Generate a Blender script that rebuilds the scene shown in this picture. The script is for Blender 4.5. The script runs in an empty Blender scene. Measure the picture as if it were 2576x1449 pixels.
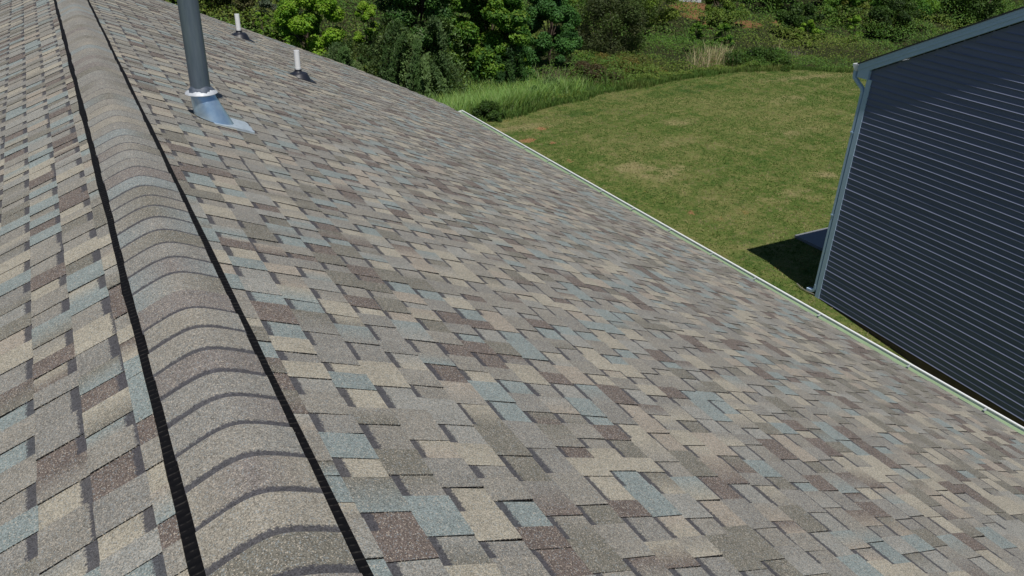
import bpy, math, random
import numpy as np
from mathutils import Matrix, Vector
random.seed(7)
rng = np.random.default_rng(11)
sc = bpy.context.scene
PI = math.pi

# ------------------------------------------------------------------ camera
CAM_LOC = (-0.177, 0.0, 1.185)
cam_d = bpy.data.cameras.new('camera')
cam = bpy.data.objects.new('camera', cam_d)
sc.collection.objects.link(cam)
Xc = Vector((0.87540815, -0.19639185, 0.44169086))     # world axes seen from the camera (right, down, forward)
Yc = Vector((-0.48217873, -0.41927739, 0.76922698))
Dc = Vector((-0.03412108, 0.8863615, 0.46173481))
rows = []
for i in range(3):
    rows.append(Vector((Xc[i], Yc[i], -Dc[i])).normalized())
right, down, fwd = rows
M = Matrix((( right.x, -down.x, -fwd.x, CAM_LOC[0]),
            ( right.y, -down.y, -fwd.y, CAM_LOC[1]),
            ( right.z, -down.z, -fwd.z, CAM_LOC[2]),
            (0, 0, 0, 1)))
cam.matrix_world = M
cam_d.sensor_width = 36.0
cam_d.lens = 36.0 * 1975.0 / 2576.0
cam_d.clip_start = 0.05
cam_d.clip_end = 3000
cam_d.dof.use_dof = False
sc.camera = cam

# ------------------------------------------------------------------ light
SUN_D = Vector((0.425, 2.09, -4.77)).normalized()       # direction the sunlight travels
w = bpy.data.worlds.new('World'); sc.world = w
w.use_nodes = True
nt = w.node_tree
bg = nt.nodes['Background']
sky = nt.nodes.new('ShaderNodeTexSky')
sky.sky_type = 'NISHITA'; sky.sun_disc = False
sky.sun_elevation = math.asin(-SUN_D.z)
sky.sun_rotation = math.atan2(-SUN_D.x, -SUN_D.y)
sky.altitude = 200; sky.air_density = 1.0; sky.dust_density = 0.2; sky.ozone_density = 3.0
nt.links.new(sky.outputs[0], bg.inputs[0])
bg.inputs[1].default_value = 0.05
sun_d = bpy.data.lights.new('sun', 'SUN')
sun_d.energy = 4.3; sun_d.angle = math.radians(0.53); sun_d.color = (1.0, 0.955, 0.89)
sun = bpy.data.objects.new('sun', sun_d)
sun.rotation_euler = SUN_D.to_track_quat('-Z', 'Y').to_euler()
sun.location = (0, -10, 30)
sc.collection.objects.link(sun)
sc.view_settings.view_transform = 'Standard'
sc.view_settings.look = 'None'
sc.view_settings.gamma = 1.0
sc.view_settings.exposure = 0.0

# ------------------------------------------------------------------ helpers
COL = sc.collection

def tag(o, label=None, cat=None, group=None, kind=None):
    if label: o['label'] = label
    if cat: o['category'] = cat
    if group: o['group'] = group
    if kind: o['kind'] = kind
    return o

def empty(name, loc, label, cat, group=None):
    o = bpy.data.objects.new(name, None)
    o.empty_display_size = 0.2
    o.location = loc
    COL.objects.link(o)
    return tag(o, label, cat, group)

class MB:
    """collects polygons of any size (with a colour per face corner) and links them as ONE object"""
    def __init__(s):
        s.v = []; s.f = []; s.c = []; s.uv = []; s.a = []
    def poly(s, pts, col=None, uv=None, a=0.0):
        n = len(s.v)
        s.v.extend([tuple(p) for p in pts])
        s.f.append(list(range(n, n + len(pts))))
        if col is None: col = (0.5, 0.5, 0.5)
        if len(col) == 3 and not hasattr(col[0], '__len__'): col = [col] * len(pts)
        s.c.append(col)
        s.uv.append(uv if uv else [(0, 0)] * len(pts))
        s.a.append(a)
    def box(s, x0, x1, y0, y1, z0, z1, col=None):
        p = [(x, y, z) for x in (x0, x1) for y in (y0, y1) for z in (z0, z1)]
        for q in ((0, 1, 3, 2), (4, 6, 7, 5), (0, 4, 5, 1), (2, 3, 7, 6), (0, 2, 6, 4), (1, 5, 7, 3)):
            s.poly([p[i] for i in q], col)
    def prism(s, prof, fn, t0, t1, col=None, caps=True):
        """prof: closed 2-D outline, fn(u, v, t) -> point"""
        n = len(prof)
        A = [fn(u, v, t0) for u, v in prof]; B = [fn(u, v, t1) for u, v in prof]
        for i in range(n):
            j = (i + 1) % n
            s.poly([A[i], A[j], B[j], B[i]], col)
        if caps:
            s.poly(A[::-1], col); s.poly(B, col)
    def rings(s, R, col=None, cap0=True, cap1=True):
        for a, b in zip(R[:-1], R[1:]):
            n = len(a)
            for i in range(n):
                j = (i + 1) % n
                s.poly([a[i], a[j], b[j], b[i]], col)
        if cap0: s.poly(R[0][::-1], col)
        if cap1: s.poly(R[-1], col)
    def build(s, name, mat, parent=None, smooth=False, merge=False, angle=None):
        me = bpy.data.meshes.new(name)
        me.from_pydata(s.v, [], s.f)
        ca = me.color_attributes.new('Col', 'FLOAT_COLOR', 'CORNER')
        flat = []
        for c in s.c:
            for k in c: flat.extend((k[0], k[1], k[2], 1.0))
        ca.data.foreach_set('color', flat)
        uvl = me.uv_layers.new(name='UVMap')
        fu = []
        for u in s.uv:
            for k in u: fu.extend(k)
        uvl.data.foreach_set('uv', fu)
        at = me.attributes.new('band', 'FLOAT', 'FACE')
        at.data.foreach_set('value', s.a)
        if smooth:
            me.polygons.foreach_set('use_smooth', [True] * len(me.polygons))
        me.materials.append(mat)
        if merge:
            import bmesh
            bm = bmesh.new(); bm.from_mesh(me)
            bmesh.ops.remove_doubles(bm, verts=bm.verts, dist=1e-5)
            bmesh.ops.recalc_face_normals(bm, faces=bm.faces)
            if angle is not None:
                for e in bm.edges:
                    if len(e.link_faces) == 2 and e.calc_face_angle(0) > angle: e.smooth = False
            bm.to_mesh(me); bm.free()
        me.update()
        o = bpy.data.objects.new(name, me)
        COL.objects.link(o)
        if parent: attach(o, parent)
        return o

def attach(o, parent):
    o.parent = parent
    o.matrix_parent_inverse = Matrix.Translation(parent.matrix_basis.translation).inverted() if parent.type == 'EMPTY' else Matrix()

def np_mesh(name, V, nper, cols, mat, parent=None, smooth=False):
    """V: (nfaces*nper, 3) vertices, faces of nper corners each; cols: (nfaces, 3)"""
    nf = len(V) // nper
    me = bpy.data.meshes.new(name)
    me.vertices.add(nf * nper); me.vertices.foreach_set('co', np.ascontiguousarray(V, dtype=np.float32).ravel())
    me.loops.add(nf * nper); me.loops.foreach_set('vertex_index', np.arange(nf * nper, dtype=np.int32))
    me.polygons.add(nf)
    me.polygons.foreach_set('loop_start', np.arange(0, nf * nper, nper, dtype=np.int32))
    me.polygons.foreach_set('loop_total', np.full(nf, nper, dtype=np.int32))
    at = me.attributes.new('Col', 'FLOAT_COLOR', 'FACE')
    c4 = np.ones((nf, 4), dtype=np.float32); c4[:, :3] = cols
    at.data.foreach_set('color', c4.ravel())
    me.materials.append(mat)
    me.update(calc_edges=True)
    o = bpy.data.objects.new(name, me)
    COL.objects.link(o)
    if parent: attach(o, parent)
    return o

def s2l(r, g, b):
    def f(c):
        c /= 255.0
        return c / 12.92 if c <= 0.04045 else ((c + 0.055) / 1.055) ** 2.4
    return (f(r), f(g), f(b))

# ------------------------------------------------------------------ materials
def new_mat(name):
    m = bpy.data.materials.new(name); m.use_nodes = True
    n = m.node_tree
    return m, n, n.nodes['Principled BSDF']

def N(n, t, **kw):
    x = n.nodes.new(t)
    for k, v in kw.items(): setattr(x, k, v)
    return x

def math_node(n, op, a, b=None, clamp=False):
    x = n.nodes.new('ShaderNodeMath'); x.operation = op; x.use_clamp = clamp
    for i, q in enumerate((a, b)):
        if q is None: continue
        if isinstance(q, (int, float)): x.inputs[i].default_value = q
        else: n.links.new(q, x.inputs[i])
    return x.outputs[0]

def mix_col(n, fac, a, b, mode='MIX'):
    x = n.nodes.new('ShaderNodeMix'); x.data_type = 'RGBA'; x.blend_type = mode; x.clamp_result = False
    for s, q in ((x.inputs[0], fac), (x.inputs[6], a), (x.inputs[7], b)):
        if isinstance(q, (int, float)): s.default_value = q
        elif isinstance(q, tuple): s.default_value = (q[0], q[1], q[2], 1)
        else: n.links.new(q, s)
    return x.outputs[2]

def mapr(n, v, a, b, c, d):
    x = n.nodes.new('ShaderNodeMapRange')
    n.links.new(v, x.inputs[0])
    for i, q in enumerate((a, b, c, d)): x.inputs[i + 1].default_value = q
    return x.outputs[0]

def noise(n, vec, scale, detail=3, rough=0.55):
    x = n.nodes.new('ShaderNodeTexNoise'); x.inputs['Scale'].default_value = scale
    x.inputs['Detail'].default_value = detail; x.inputs['Roughness'].default_value = rough
    if vec is not None: n.links.new(vec, x.inputs['Vector'])
    return x

def coords(n):
    return n.nodes.new('ShaderNodeTexCoord').outputs['Object']

def bump(n, bsdf, h, strength, dist):
    b = n.nodes.new('ShaderNodeBump'); b.inputs['Strength'].default_value = strength; b.inputs['Distance'].default_value = dist
    n.links.new(h, b.inputs['Height']); n.links.new(b.outputs[0], bsdf.inputs['Normal'])

def shingle_material():
    m, n, b = new_mat('asphalt_shingle')
    co = coords(n)
    at = N(n, 'ShaderNodeAttribute', attribute_name='Col')
    bd = N(n, 'ShaderNodeAttribute', attribute_name='band')
    uv = N(n, 'ShaderNodeUVMap', uv_map='UVMap')
    sep = N(n, 'ShaderNodeSeparateXYZ'); n.links.new(uv.outputs[0], sep.inputs[0])
    # crushed stone granules
    vo = N(n, 'ShaderNodeTexVoronoi'); vo.inputs['Scale'].default_value = 430
    n.links.new(co, vo.inputs['Vector'])
    sp = N(n, 'ShaderNodeSeparateColor'); n.links.new(vo.outputs['Color'], sp.inputs[0])
    n2 = noise(n, co, 95, 3, 0.7)
    n3 = noise(n, co, 9, 3, 0.6)
    g = math_node(n, 'ADD', mapr(n, sp.outputs[0], 0, 1, 0.55, 1.43), mapr(n, n2.outputs[0], 0.3, 0.7, -0.17, 0.17))
    g = math_node(n, 'MULTIPLY', g, mapr(n, n3.outputs[0], 0.3, 0.7, 0.93, 1.07))
    col = mix_col(n, 1.0, at.outputs['Color'], g, 'MULTIPLY')
    # single odd-coloured granules
    odd = math_node(n, 'GREATER_THAN', sp.outputs[1], 0.86)
    ramp = N(n, 'ShaderNodeValToRGB')
    ramp.color_ramp.elements[0].color = (0.50, 0.44, 0.36, 1); ramp.color_ramp.elements[1].color = (0.09, 0.09, 0.10, 1)
    e = ramp.color_ramp.elements.new(0.5); e.color = (0.26, 0.30, 0.32, 1)
    ramp.color_ramp.interpolation = 'CONSTANT'
    n.links.new(sp.outputs[2], ramp.inputs[0])
    col = mix_col(n, math_node(n, 'MULTIPLY', odd, 0.68), col, ramp.outputs[0])
    # printed dark line of granules just below the butt edge above, ragged on its lower side
    nb = noise(n, co, 130, 2, 0.7)
    edge = math_node(n, 'ADD', bd.outputs['Fac'], mapr(n, nb.outputs[0], 0.3, 0.7, -0.006, 0.006))
    f = mapr(n, math_node(n, 'SUBTRACT', edge, sep.outputs[1]), -0.002, 0.003, 0.0, 0.9)
    has = math_node(n, 'GREATER_THAN', bd.outputs['Fac'], 0.001)
    f = math_node(n, 'MULTIPLY', f, has)
    dark = mix_col(n, 1.0, (0.058, 0.058, 0.068), g, 'MULTIPLY')
    col = mix_col(n, f, col, dark)
    n.links.new(col, b.inputs['Base Color'])
    b.inputs['Roughness'].default_value = 0.92
    b.inputs['Specular IOR Level'].default_value = 0.25
    bump(n, b, sp.outputs[0], 0.55, 0.0018)
    return m

def plain(name, col, rough=0.5, metal=0.0, var=0.12, scale=6.0, bmp=0.0, bscale=60.0, spec=0.5, vary_col=None):
    m, n, b = new_mat(name)
    co = coords(n)
    n1 = noise(n, co, scale, 5, 0.6)
    n2 = noise(n, co, scale * 9, 4, 0.6)
    v = math_node(n, 'ADD', mapr(n, n1.outputs[0], 0.3, 0.7, 1 - var, 1 + var), mapr(n, n2.outputs[0], 0.3, 0.7, -var * 0.5, var * 0.5))
    c = mix_col(n, 1.0, col, v, 'MULTIPLY')
    if vary_col:
        c = mix_col(n, mapr(n, n1.outputs[0], 0.52, 0.68, 0, 0.7), c, vary_col)
    n.links.new(c, b.inputs['Base Color'])
    b.inputs['Roughness'].default_value = rough
    b.inputs['Metallic'].default_value = metal
    b.inputs['Specular IOR Level'].default_value = spec
    if bmp > 0:
        n3 = noise(n, co, bscale, 3, 0.6); bump(n, b, n3.outputs[0], bmp, 0.003)
    return m

def leaf_material(name, trans=0.3, spec=0.25, rough=0.6):
    m, n, b = new_mat(name)
    at = N(n, 'ShaderNodeAttribute', attribute_name='Col')
    n.links.new(at.outputs['Color'], b.inputs['Base Color'])
    b.inputs['Roughness'].default_value = rough
    b.inputs['Specular IOR Level'].default_value = spec
    tr = N(n, 'ShaderNodeBsdfTranslucent')
    tc = mix_col(n, 1.0, at.outputs['Color'], (1.25, 1.25, 0.45), 'MULTIPLY')
    n.links.new(tc, tr.inputs[0])
    mx = N(n, 'ShaderNodeMixShader'); mx.inputs[0].default_value = trans
    n.links.new(b.outputs[0], mx.inputs[1]); n.links.new(tr.outputs[0], mx.inputs[2])
    out = n.nodes['Material Output']
    n.links.new(mx.outputs[0], out.inputs[0])
    return m

def siding_material():
    m, n, b = new_mat('navy_vinyl_siding')
    co = coords(n)
    mp = N(n, 'ShaderNodeMapping'); mp.inputs['Scale'].default_value = (1, 0.15, 9.0)
    n.links.new(co, mp.inputs[0])
    n1 = noise(n, mp.outputs[0], 2.0, 5, 0.6)
    n2 = noise(n, co, 900, 2, 0.6)
    v = math_node(n, 'ADD', mapr(n, n1.outputs[0], 0.3, 0.7, 0.86, 1.14), mapr(n, n2.outputs[0], 0.3, 0.7, -0.06, 0.06))
    n.links.new(mix_col(n, 1.0, (0.132, 0.154, 0.245), v, 'MULTIPLY'), b.inputs['Base Color'])
    b.inputs['Roughness'].default_value = 0.66
    b.inputs['Specular IOR Level'].default_value = 1.0
    bump(n, b, n1.outputs[0], 0.15, 0.004)
    return m

def galv_material():
    m, n, b = new_mat('galvanised_steel')
    co = coords(n)
    n1 = noise(n, co, 14, 5, 0.6); n2 = noise(n, co, 160, 3, 0.6)
    c = mix_col(n, mapr(n, n1.outputs[0], 0.35, 0.65, 0, 1), (0.42, 0.60, 0.80), (0.62, 0.78, 0.92))  # blue of the reflected sky is painted into both steel tones
    n.links.new(c, b.inputs['Base Color'])
    b.inputs['Metallic'].default_value = 0.8
    n.links.new(mapr(n, n2.outputs[0], 0.3, 0.7, 0.28, 0.46), b.inputs['Roughness'])
    bump(n, b, n1.outputs[0], 0.25, 0.004)
    return m

def pipe_grey_material():
    m, n, b = new_mat('dull_zinc_pipe')
    co = coords(n)
    mp = N(n, 'ShaderNodeMapping'); mp.inputs['Scale'].default_value = (1, 1, 0.12); n.links.new(co, mp.inputs[0])
    n1 = noise(n, mp.outputs[0], 40, 4, 0.6); n2 = noise(n, co, 220, 2, 0.6)
    c = mix_col(n, mapr(n, n1.outputs[0], 0.3, 0.7, 0, 1), (0.12, 0.16, 0.205), (0.18, 0.225, 0.27))
    n.links.new(c, b.inputs['Base Color'])
    b.inputs['Metallic'].default_value = 0.55
    n.links.new(mapr(n, n2.outputs[0], 0.3, 0.7, 0.38, 0.52), b.inputs['Roughness'])
    return m

def ground_material():
    m, n, b = new_mat('ground_cover')
    co = coords(n)
    at = N(n, 'ShaderNodeAttribute', attribute_name='scrub')
    big = noise(n, co, 0.22, 5, 0.62); mid = noise(n, co, 1.6, 6, 0.72); fine = noise(n, co, 7, 5, 0.75); hair = noise(n, co, 42, 3, 0.7)
    grass = mix_col(n, mapr(n, mid.outputs[0], 0.36, 0.62, 0, 1), (0.058, 0.100, 0.024), (0.118, 0.135, 0.046))
    grass = mix_col(n, mapr(n, big.outputs[0], 0.48, 0.62, 0, 0.6), grass, (0.160, 0.155, 0.070))
    grass = mix_col(n, mapr(n, fine.outputs[0], 0.52, 0.68, 0, 0.6), grass, (0.19, 0.155, 0.085))
    grass = mix_col(n, mapr(n, fine.outputs[0], 0.46, 0.32, 0, 0.85), grass, (0.030, 0.060, 0.016))
    # bare red clay showing in a few spots
    sepc = N(n, 'ShaderNodeSeparateXYZ'); n.links.new(co, sepc.inputs[0])
    clay_n = noise(n, co, 0.9, 4, 0.7)
    lim = math_node(n, 'ADD', mapr(n, clay_n.outputs[0], 0.66, 0.72, 0, 1), 0)
    grass = mix_col(n, math_node(n, 'MULTIPLY', lim, mapr(n, sepc.outputs[0], 16, 11.5, 0, 0.85)), grass, (0.34, 0.135, 0.06))
    dry = N(n, 'ShaderNodeAttribute', attribute_name='dry')
    dn = math_node(n, 'ADD', dry.outputs['Fac'], mapr(n, mid.outputs[0], 0.35, 0.65, -0.22, 0.22))
    dn2 = math_node(n, 'ADD', dn, mapr(n, fine.outputs[0], 0.35, 0.65, -0.16, 0.16))
    grass = mix_col(n, mapr(n, dn2, 0.06, 0.55, 0, 0.9), grass, (0.225, 0.190, 0.115))
    grass = mix_col(n, mapr(n, dn2, -0.10, -0.5, 0, 0.8), grass, (0.032, 0.070, 0.018))
    bare = N(n, 'ShaderNodeAttribute', attribute_name='bare')
    grass = mix_col(n, mapr(n, math_node(n, 'ADD', bare.outputs['Fac'], mapr(n, fine.outputs[0], 0.3, 0.7, -0.3, 0.3)), 0.35, 0.6, 0, 0.9), grass, (0.27, 0.145, 0.085))
    soil = mix_col(n, mapr(n, mid.outputs[0], 0.4, 0.6, 0, 1), (0.022, 0.034, 0.012), (0.050, 0.052, 0.022))
    grass = mix_col(n, 1.0, grass, (1.2, 1.25, 1.0), 'MULTIPLY')
    c = mix_col(n, at.outputs['Fac'], grass, soil)
    k = math_node(n, 'ADD', mapr(n, hair.outputs[0], 0.3, 0.7, 0.72, 1.28), 0)
    c = mix_col(n, 1.0, c, k, 'MULTIPLY')
    clay = N(n, 'ShaderNodeAttribute', attribute_name='clay')
    c = mix_col(n, mapr(n, math_node(n, 'ADD', clay.outputs['Fac'], mapr(n, mid.outputs[0], 0.3, 0.7, -0.35, 0.35)), 0.5, 0.75, 0, 0.8), c, (0.22, 0.105, 0.055))
    n.links.new(c, b.inputs['Base Color'])
    b.inputs['Roughness'].default_value = 0.95; b.inputs['Specular IOR Level'].default_value = 0.1
    h = math_node(n, 'ADD', fine.outputs[0], hair.outputs[0])
    bump(n, b, h, 0.8, 0.04)
    return m

M_SH = shingle_material()
M_BLACK = plain('black_plastic', (0.0035, 0.0035, 0.0045), 0.75, var=0.3, spec=0.12)
M_RUBBER = plain('dark_rubber', (0.013, 0.015, 0.024), 0.45, var=0.2)
M_PVC = plain('white_pvc', (0.80, 0.81, 0.82), 0.4, var=0.03)
M_GALV = galv_material()
M_PIPE = pipe_grey_material()
M_COLLAR = plain('weathered_collar', (0.50, 0.53, 0.57), 0.5, metal=0.1, var=0.12, scale=30)
M_SEAL = plain('grey_sealant', (0.075, 0.095, 0.13), 0.6, var=0.25, scale=40, bmp=0.5)
M_GUT = plain('white_painted_gutter', (0.78, 0.80, 0.80), 0.35, var=0.04)
M_HANG = plain('dull_hanger_metal', (0.30, 0.33, 0.34), 0.55, var=0.1)
M_DRIP = plain('pale_green_film', (0.23, 0.32, 0.19), 0.55, var=0.08)
M_TRIM = plain('sky_tinted_vinyl_trim', (0.47, 0.62, 0.80), 0.45, var=0.03)  # the sky's blue cast is mixed into the trim's base colour
M_SIDE = siding_material()
M_FOUND = plain('brown_foundation', (0.11, 0.075, 0.05), 0.9, var=0.25, bmp=0.6)
M_CONC = plain('grey_concrete', (0.20, 0.215, 0.24), 0.85, var=0.1, scale=1.5, bmp=0.3)
M_WALL = plain('house_wall_paint', (0.40, 0.41, 0.40), 0.7, var=0.06)
M_BARK = plain('bark', (0.085, 0.062, 0.045), 0.9, var=0.3, bmp=0.8, bscale=30)
M_LEAF = leaf_material('leaves')
M_GRASS = leaf_material('grass_blades', trans=0.25, spec=0.15, rough=0.7)
M_DRY = leaf_material('dry_stems', trans=0.15, spec=0.1, rough=0.8)
M_GROUND = ground_material()
M_DARKROOF = plain('dark_shingles', (0.035, 0.035, 0.038), 0.9, var=0.3, scale=20, bmp=0.5)
M_SHEET = plain('white_sheet_metal', (0.62, 0.64, 0.68), 0.5, var=0.08)

# ================================================================== THE GROUND
EX = [-60, -10, 5, 9, 12.7, 18.5, 25.6, 30, 32.7, 40, 60, 90]
EY = [15, 22, 23, 23.3, 24.2, 26.2, 27.0, 26.7, 25.5, 22, 14, 5]
def edge_y(x): return np.interp(x, EX, EY)
def gz(x, y):
    x = np.asarray(x, dtype=float); y = np.asarray(y, dtype=float)
    z = -6.41 - 0.07 * np.clip(9.5 - y, 0, 8)
    d = y - edge_y(x)
    z = z - 0.5 * np.clip(d / 3, 0, 1)
    z = z + 0.13 * np.clip(d - 9, 0, 60)
    z = z + 0.05 * np.sin(x * 0.35 + y * 0.2) * np.clip((y - 13) / 6, 0, 1) + 0.03 * np.sin(y * 0.7 - x * 0.4) * np.clip((y - 13) / 6, 0, 1)
    return z

DRY = [(14.1, 17.9, 0.75, 0.45, 2.6), (14.3, 16.9, 0.5, 0.35, 2.0), (15.2, 17.3, 0.6, 0.3, 1.4), (19.3, 15.1, 0.4, 0.25, 2.4), (19.0, 21.5, 1.0, 0.6, 1.2), (22.0, 19.0, 1.1, 0.5, 1.3), (17.2, 19.6, 0.9, 0.5, 1.0),
       (13.0, 23.1, 1.6, 0.4, 1.8), (29.0, 25.2, 3.2, 0.45, 1.8), (25.5, 22.5, 1.6, 0.6, 1.1), (21.5, 14.0, 0.7, 0.5, 1.3), (11.4, 13.2, 0.7, 0.5, 1.2), (17.0, 14.3, 0.9, 0.4, 1.0), (16.0, 24.0, 1.2, 0.5, -1.4), (22.5, 25.2, 3.0, 0.7, -1.5), (11.8, 10.8, 0.6, 1.2, -1.2), (12.3, 15.6, 0.9, 0.7, -0.9)]
BARE = [(12.75, 21.6, 0.20), (12.5, 21.55, 0.22), (13.8, 22.7, 0.22), (12.65, 19.1, 0.12), (13.4, 14.35, 0.13), (13.2, 21.0, 0.12)]
def make_ground():
    xs = np.concatenate([[-1500, -700, -300, -150, -80], np.arange(-50, 5, 0.5), np.arange(5, 34, 0.2), np.arange(34, 76, 0.5), [90, 120, 200, 400, 800, 1500]])
    ys = np.concatenate([[-1500, -700, -300, -120, -60, -30, -15, -8], np.arange(-4, 9, 0.5), np.arange(9, 28, 0.2), np.arange(28, 76, 0.5), [90, 120, 200, 400, 800, 1500]])
    GX, GY = np.meshgrid(xs, ys)
    GZ = gz(GX, GY)
    me = bpy.data.meshes.new('ground')
    nx, ny = len(xs), len(ys)
    verts = np.stack([GX, GY, GZ], -1).reshape(-1, 3)
    i, j = np.meshgrid(np.arange(nx - 1), np.arange(ny - 1))
    a = (j * nx + i).ravel()
    F = np.stack([a, a + 1, a + nx + 1, a + nx], -1)
    me.from_pydata(verts.tolist(), [], F.tolist())
    me.polygons.foreach_set('use_smooth', [True] * len(me.polygons))
    d = (GY - edge_y(GX)).ravel()
    at = me.attributes.new('scrub', 'FLOAT', 'POINT'); at.data.foreach_set('value', np.clip((d + 0.2) / 0.9, 0, 1).astype(np.float32))
    cl = np.zeros(len(verts))
    for cx, cy, r in CLAY:
        cl = np.maximum(cl, np.clip(1.25 - np.hypot(verts[:, 0] - cx, (verts[:, 1] - cy)) / r, 0, 1))
    at = me.attributes.new('clay', 'FLOAT', 'POINT'); at.data.foreach_set('value', cl.astype(np.float32))
    X_, Y_ = verts[:, 0], verts[:, 1]
    dv = np.zeros(len(verts))
    for cx, cy, rx, ry, am in DRY:
        q = ((X_ - cx) / rx) ** 2 + ((Y_ - cy) / ry) ** 2
        q = q * (1 + 0.35 * np.sin(X_ * 7 + Y_ * 3) + 0.35 * np.sin(Y_ * 8 - X_ * 5))
        dv += am * np.exp(-q * 1.4)
    at = me.attributes.new('dry', 'FLOAT', 'POINT'); at.data.foreach_set('value', (dv * 0.28).astype(np.float32))
    cb = np.zeros(len(verts))
    for cx, cy, rr_ in BARE:
        cb = np.maximum(cb, np.exp(-((np.hypot(X_ - cx, Y_ - cy) / (rr_ * 1.1)) ** 2)))
    at = me.attributes.new('bare', 'FLOAT', 'POINT'); at.data.foreach_set('value', cb.astype(np.float32))
    me.materials.append(M_GROUND)
    o = bpy.data.objects.new('ground', me); COL.objects.link(o)
    tag(o, kind='structure')
CLAY = [(36.0, 41.2, 1.9), (37.3, 37.1, 1.2), (39.4, 36.4, 1.1), (40.9, 35.9, 0.8), (35.3, 39.6, 1.6), (34.6, 37.6, 0.7), (48.0, 36.0, 0.8)]
make_ground()

# ================================================================== OUR HOUSE
TP = 5.0 / 12.0
TH = math.atan(TP); CT, ST = math.cos(TH), math.sin(TH)
Y0, Y1 = -3.2, 12.62
def rake_y(s):      # far edge of the roof, drawn in a little near the eave
    return Y1 - 0.80 * max(0.0, (s - 4.2) / 1.43) ** 1.5
def rp(sg, s, y, n):
    wv = 0.0035 * math.sin(y * 2.3 + 1.0 + s * 0.3) + 0.003 * math.sin(s * 1.9 + y * 0.7)
    n = n + wv
    return (sg * (s * CT + n * ST), y, -s * ST + n * CT)

TAN = (0.312, 0.288, 0.236); TAN2 = (0.290, 0.256, 0.214); MID = (0.222, 0.210, 0.186); MID2 = (0.205, 0.198, 0.182)
BLUE = (0.205, 0.240, 0.238); BROWN = (0.130, 0.106, 0.095); OLIVE = (0.158, 0.150, 0.127); LGREY = (0.245, 0.243, 0.225)
TAN, TAN2, MID, MID2, BLUE, BROWN, OLIVE, LGREY = [(c[0] * 0.985, c[1] * 0.985, c[2] * 0.975) for c in (TAN, TAN2, MID, MID2, BLUE, BROWN, OLIVE, LGREY)]
PAL = [TAN, TAN2, MID, MID2, BLUE, BROWN, OLIVE, LGREY]
PW = [0.15, 0.06, 0.20, 0.15, 0.13, 0.10, 0.13, 0.08]
EDGE = (0.012, 0.012, 0.013)
EXPO = 0.1315
S_EAVE = 5.633
rs = random.Random(5)

def jit(c, a=0.07):
    k = 1 + rs.uniform(-a, a)
    return (c[0] * k, c[1] * k, c[2] * k)

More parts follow.
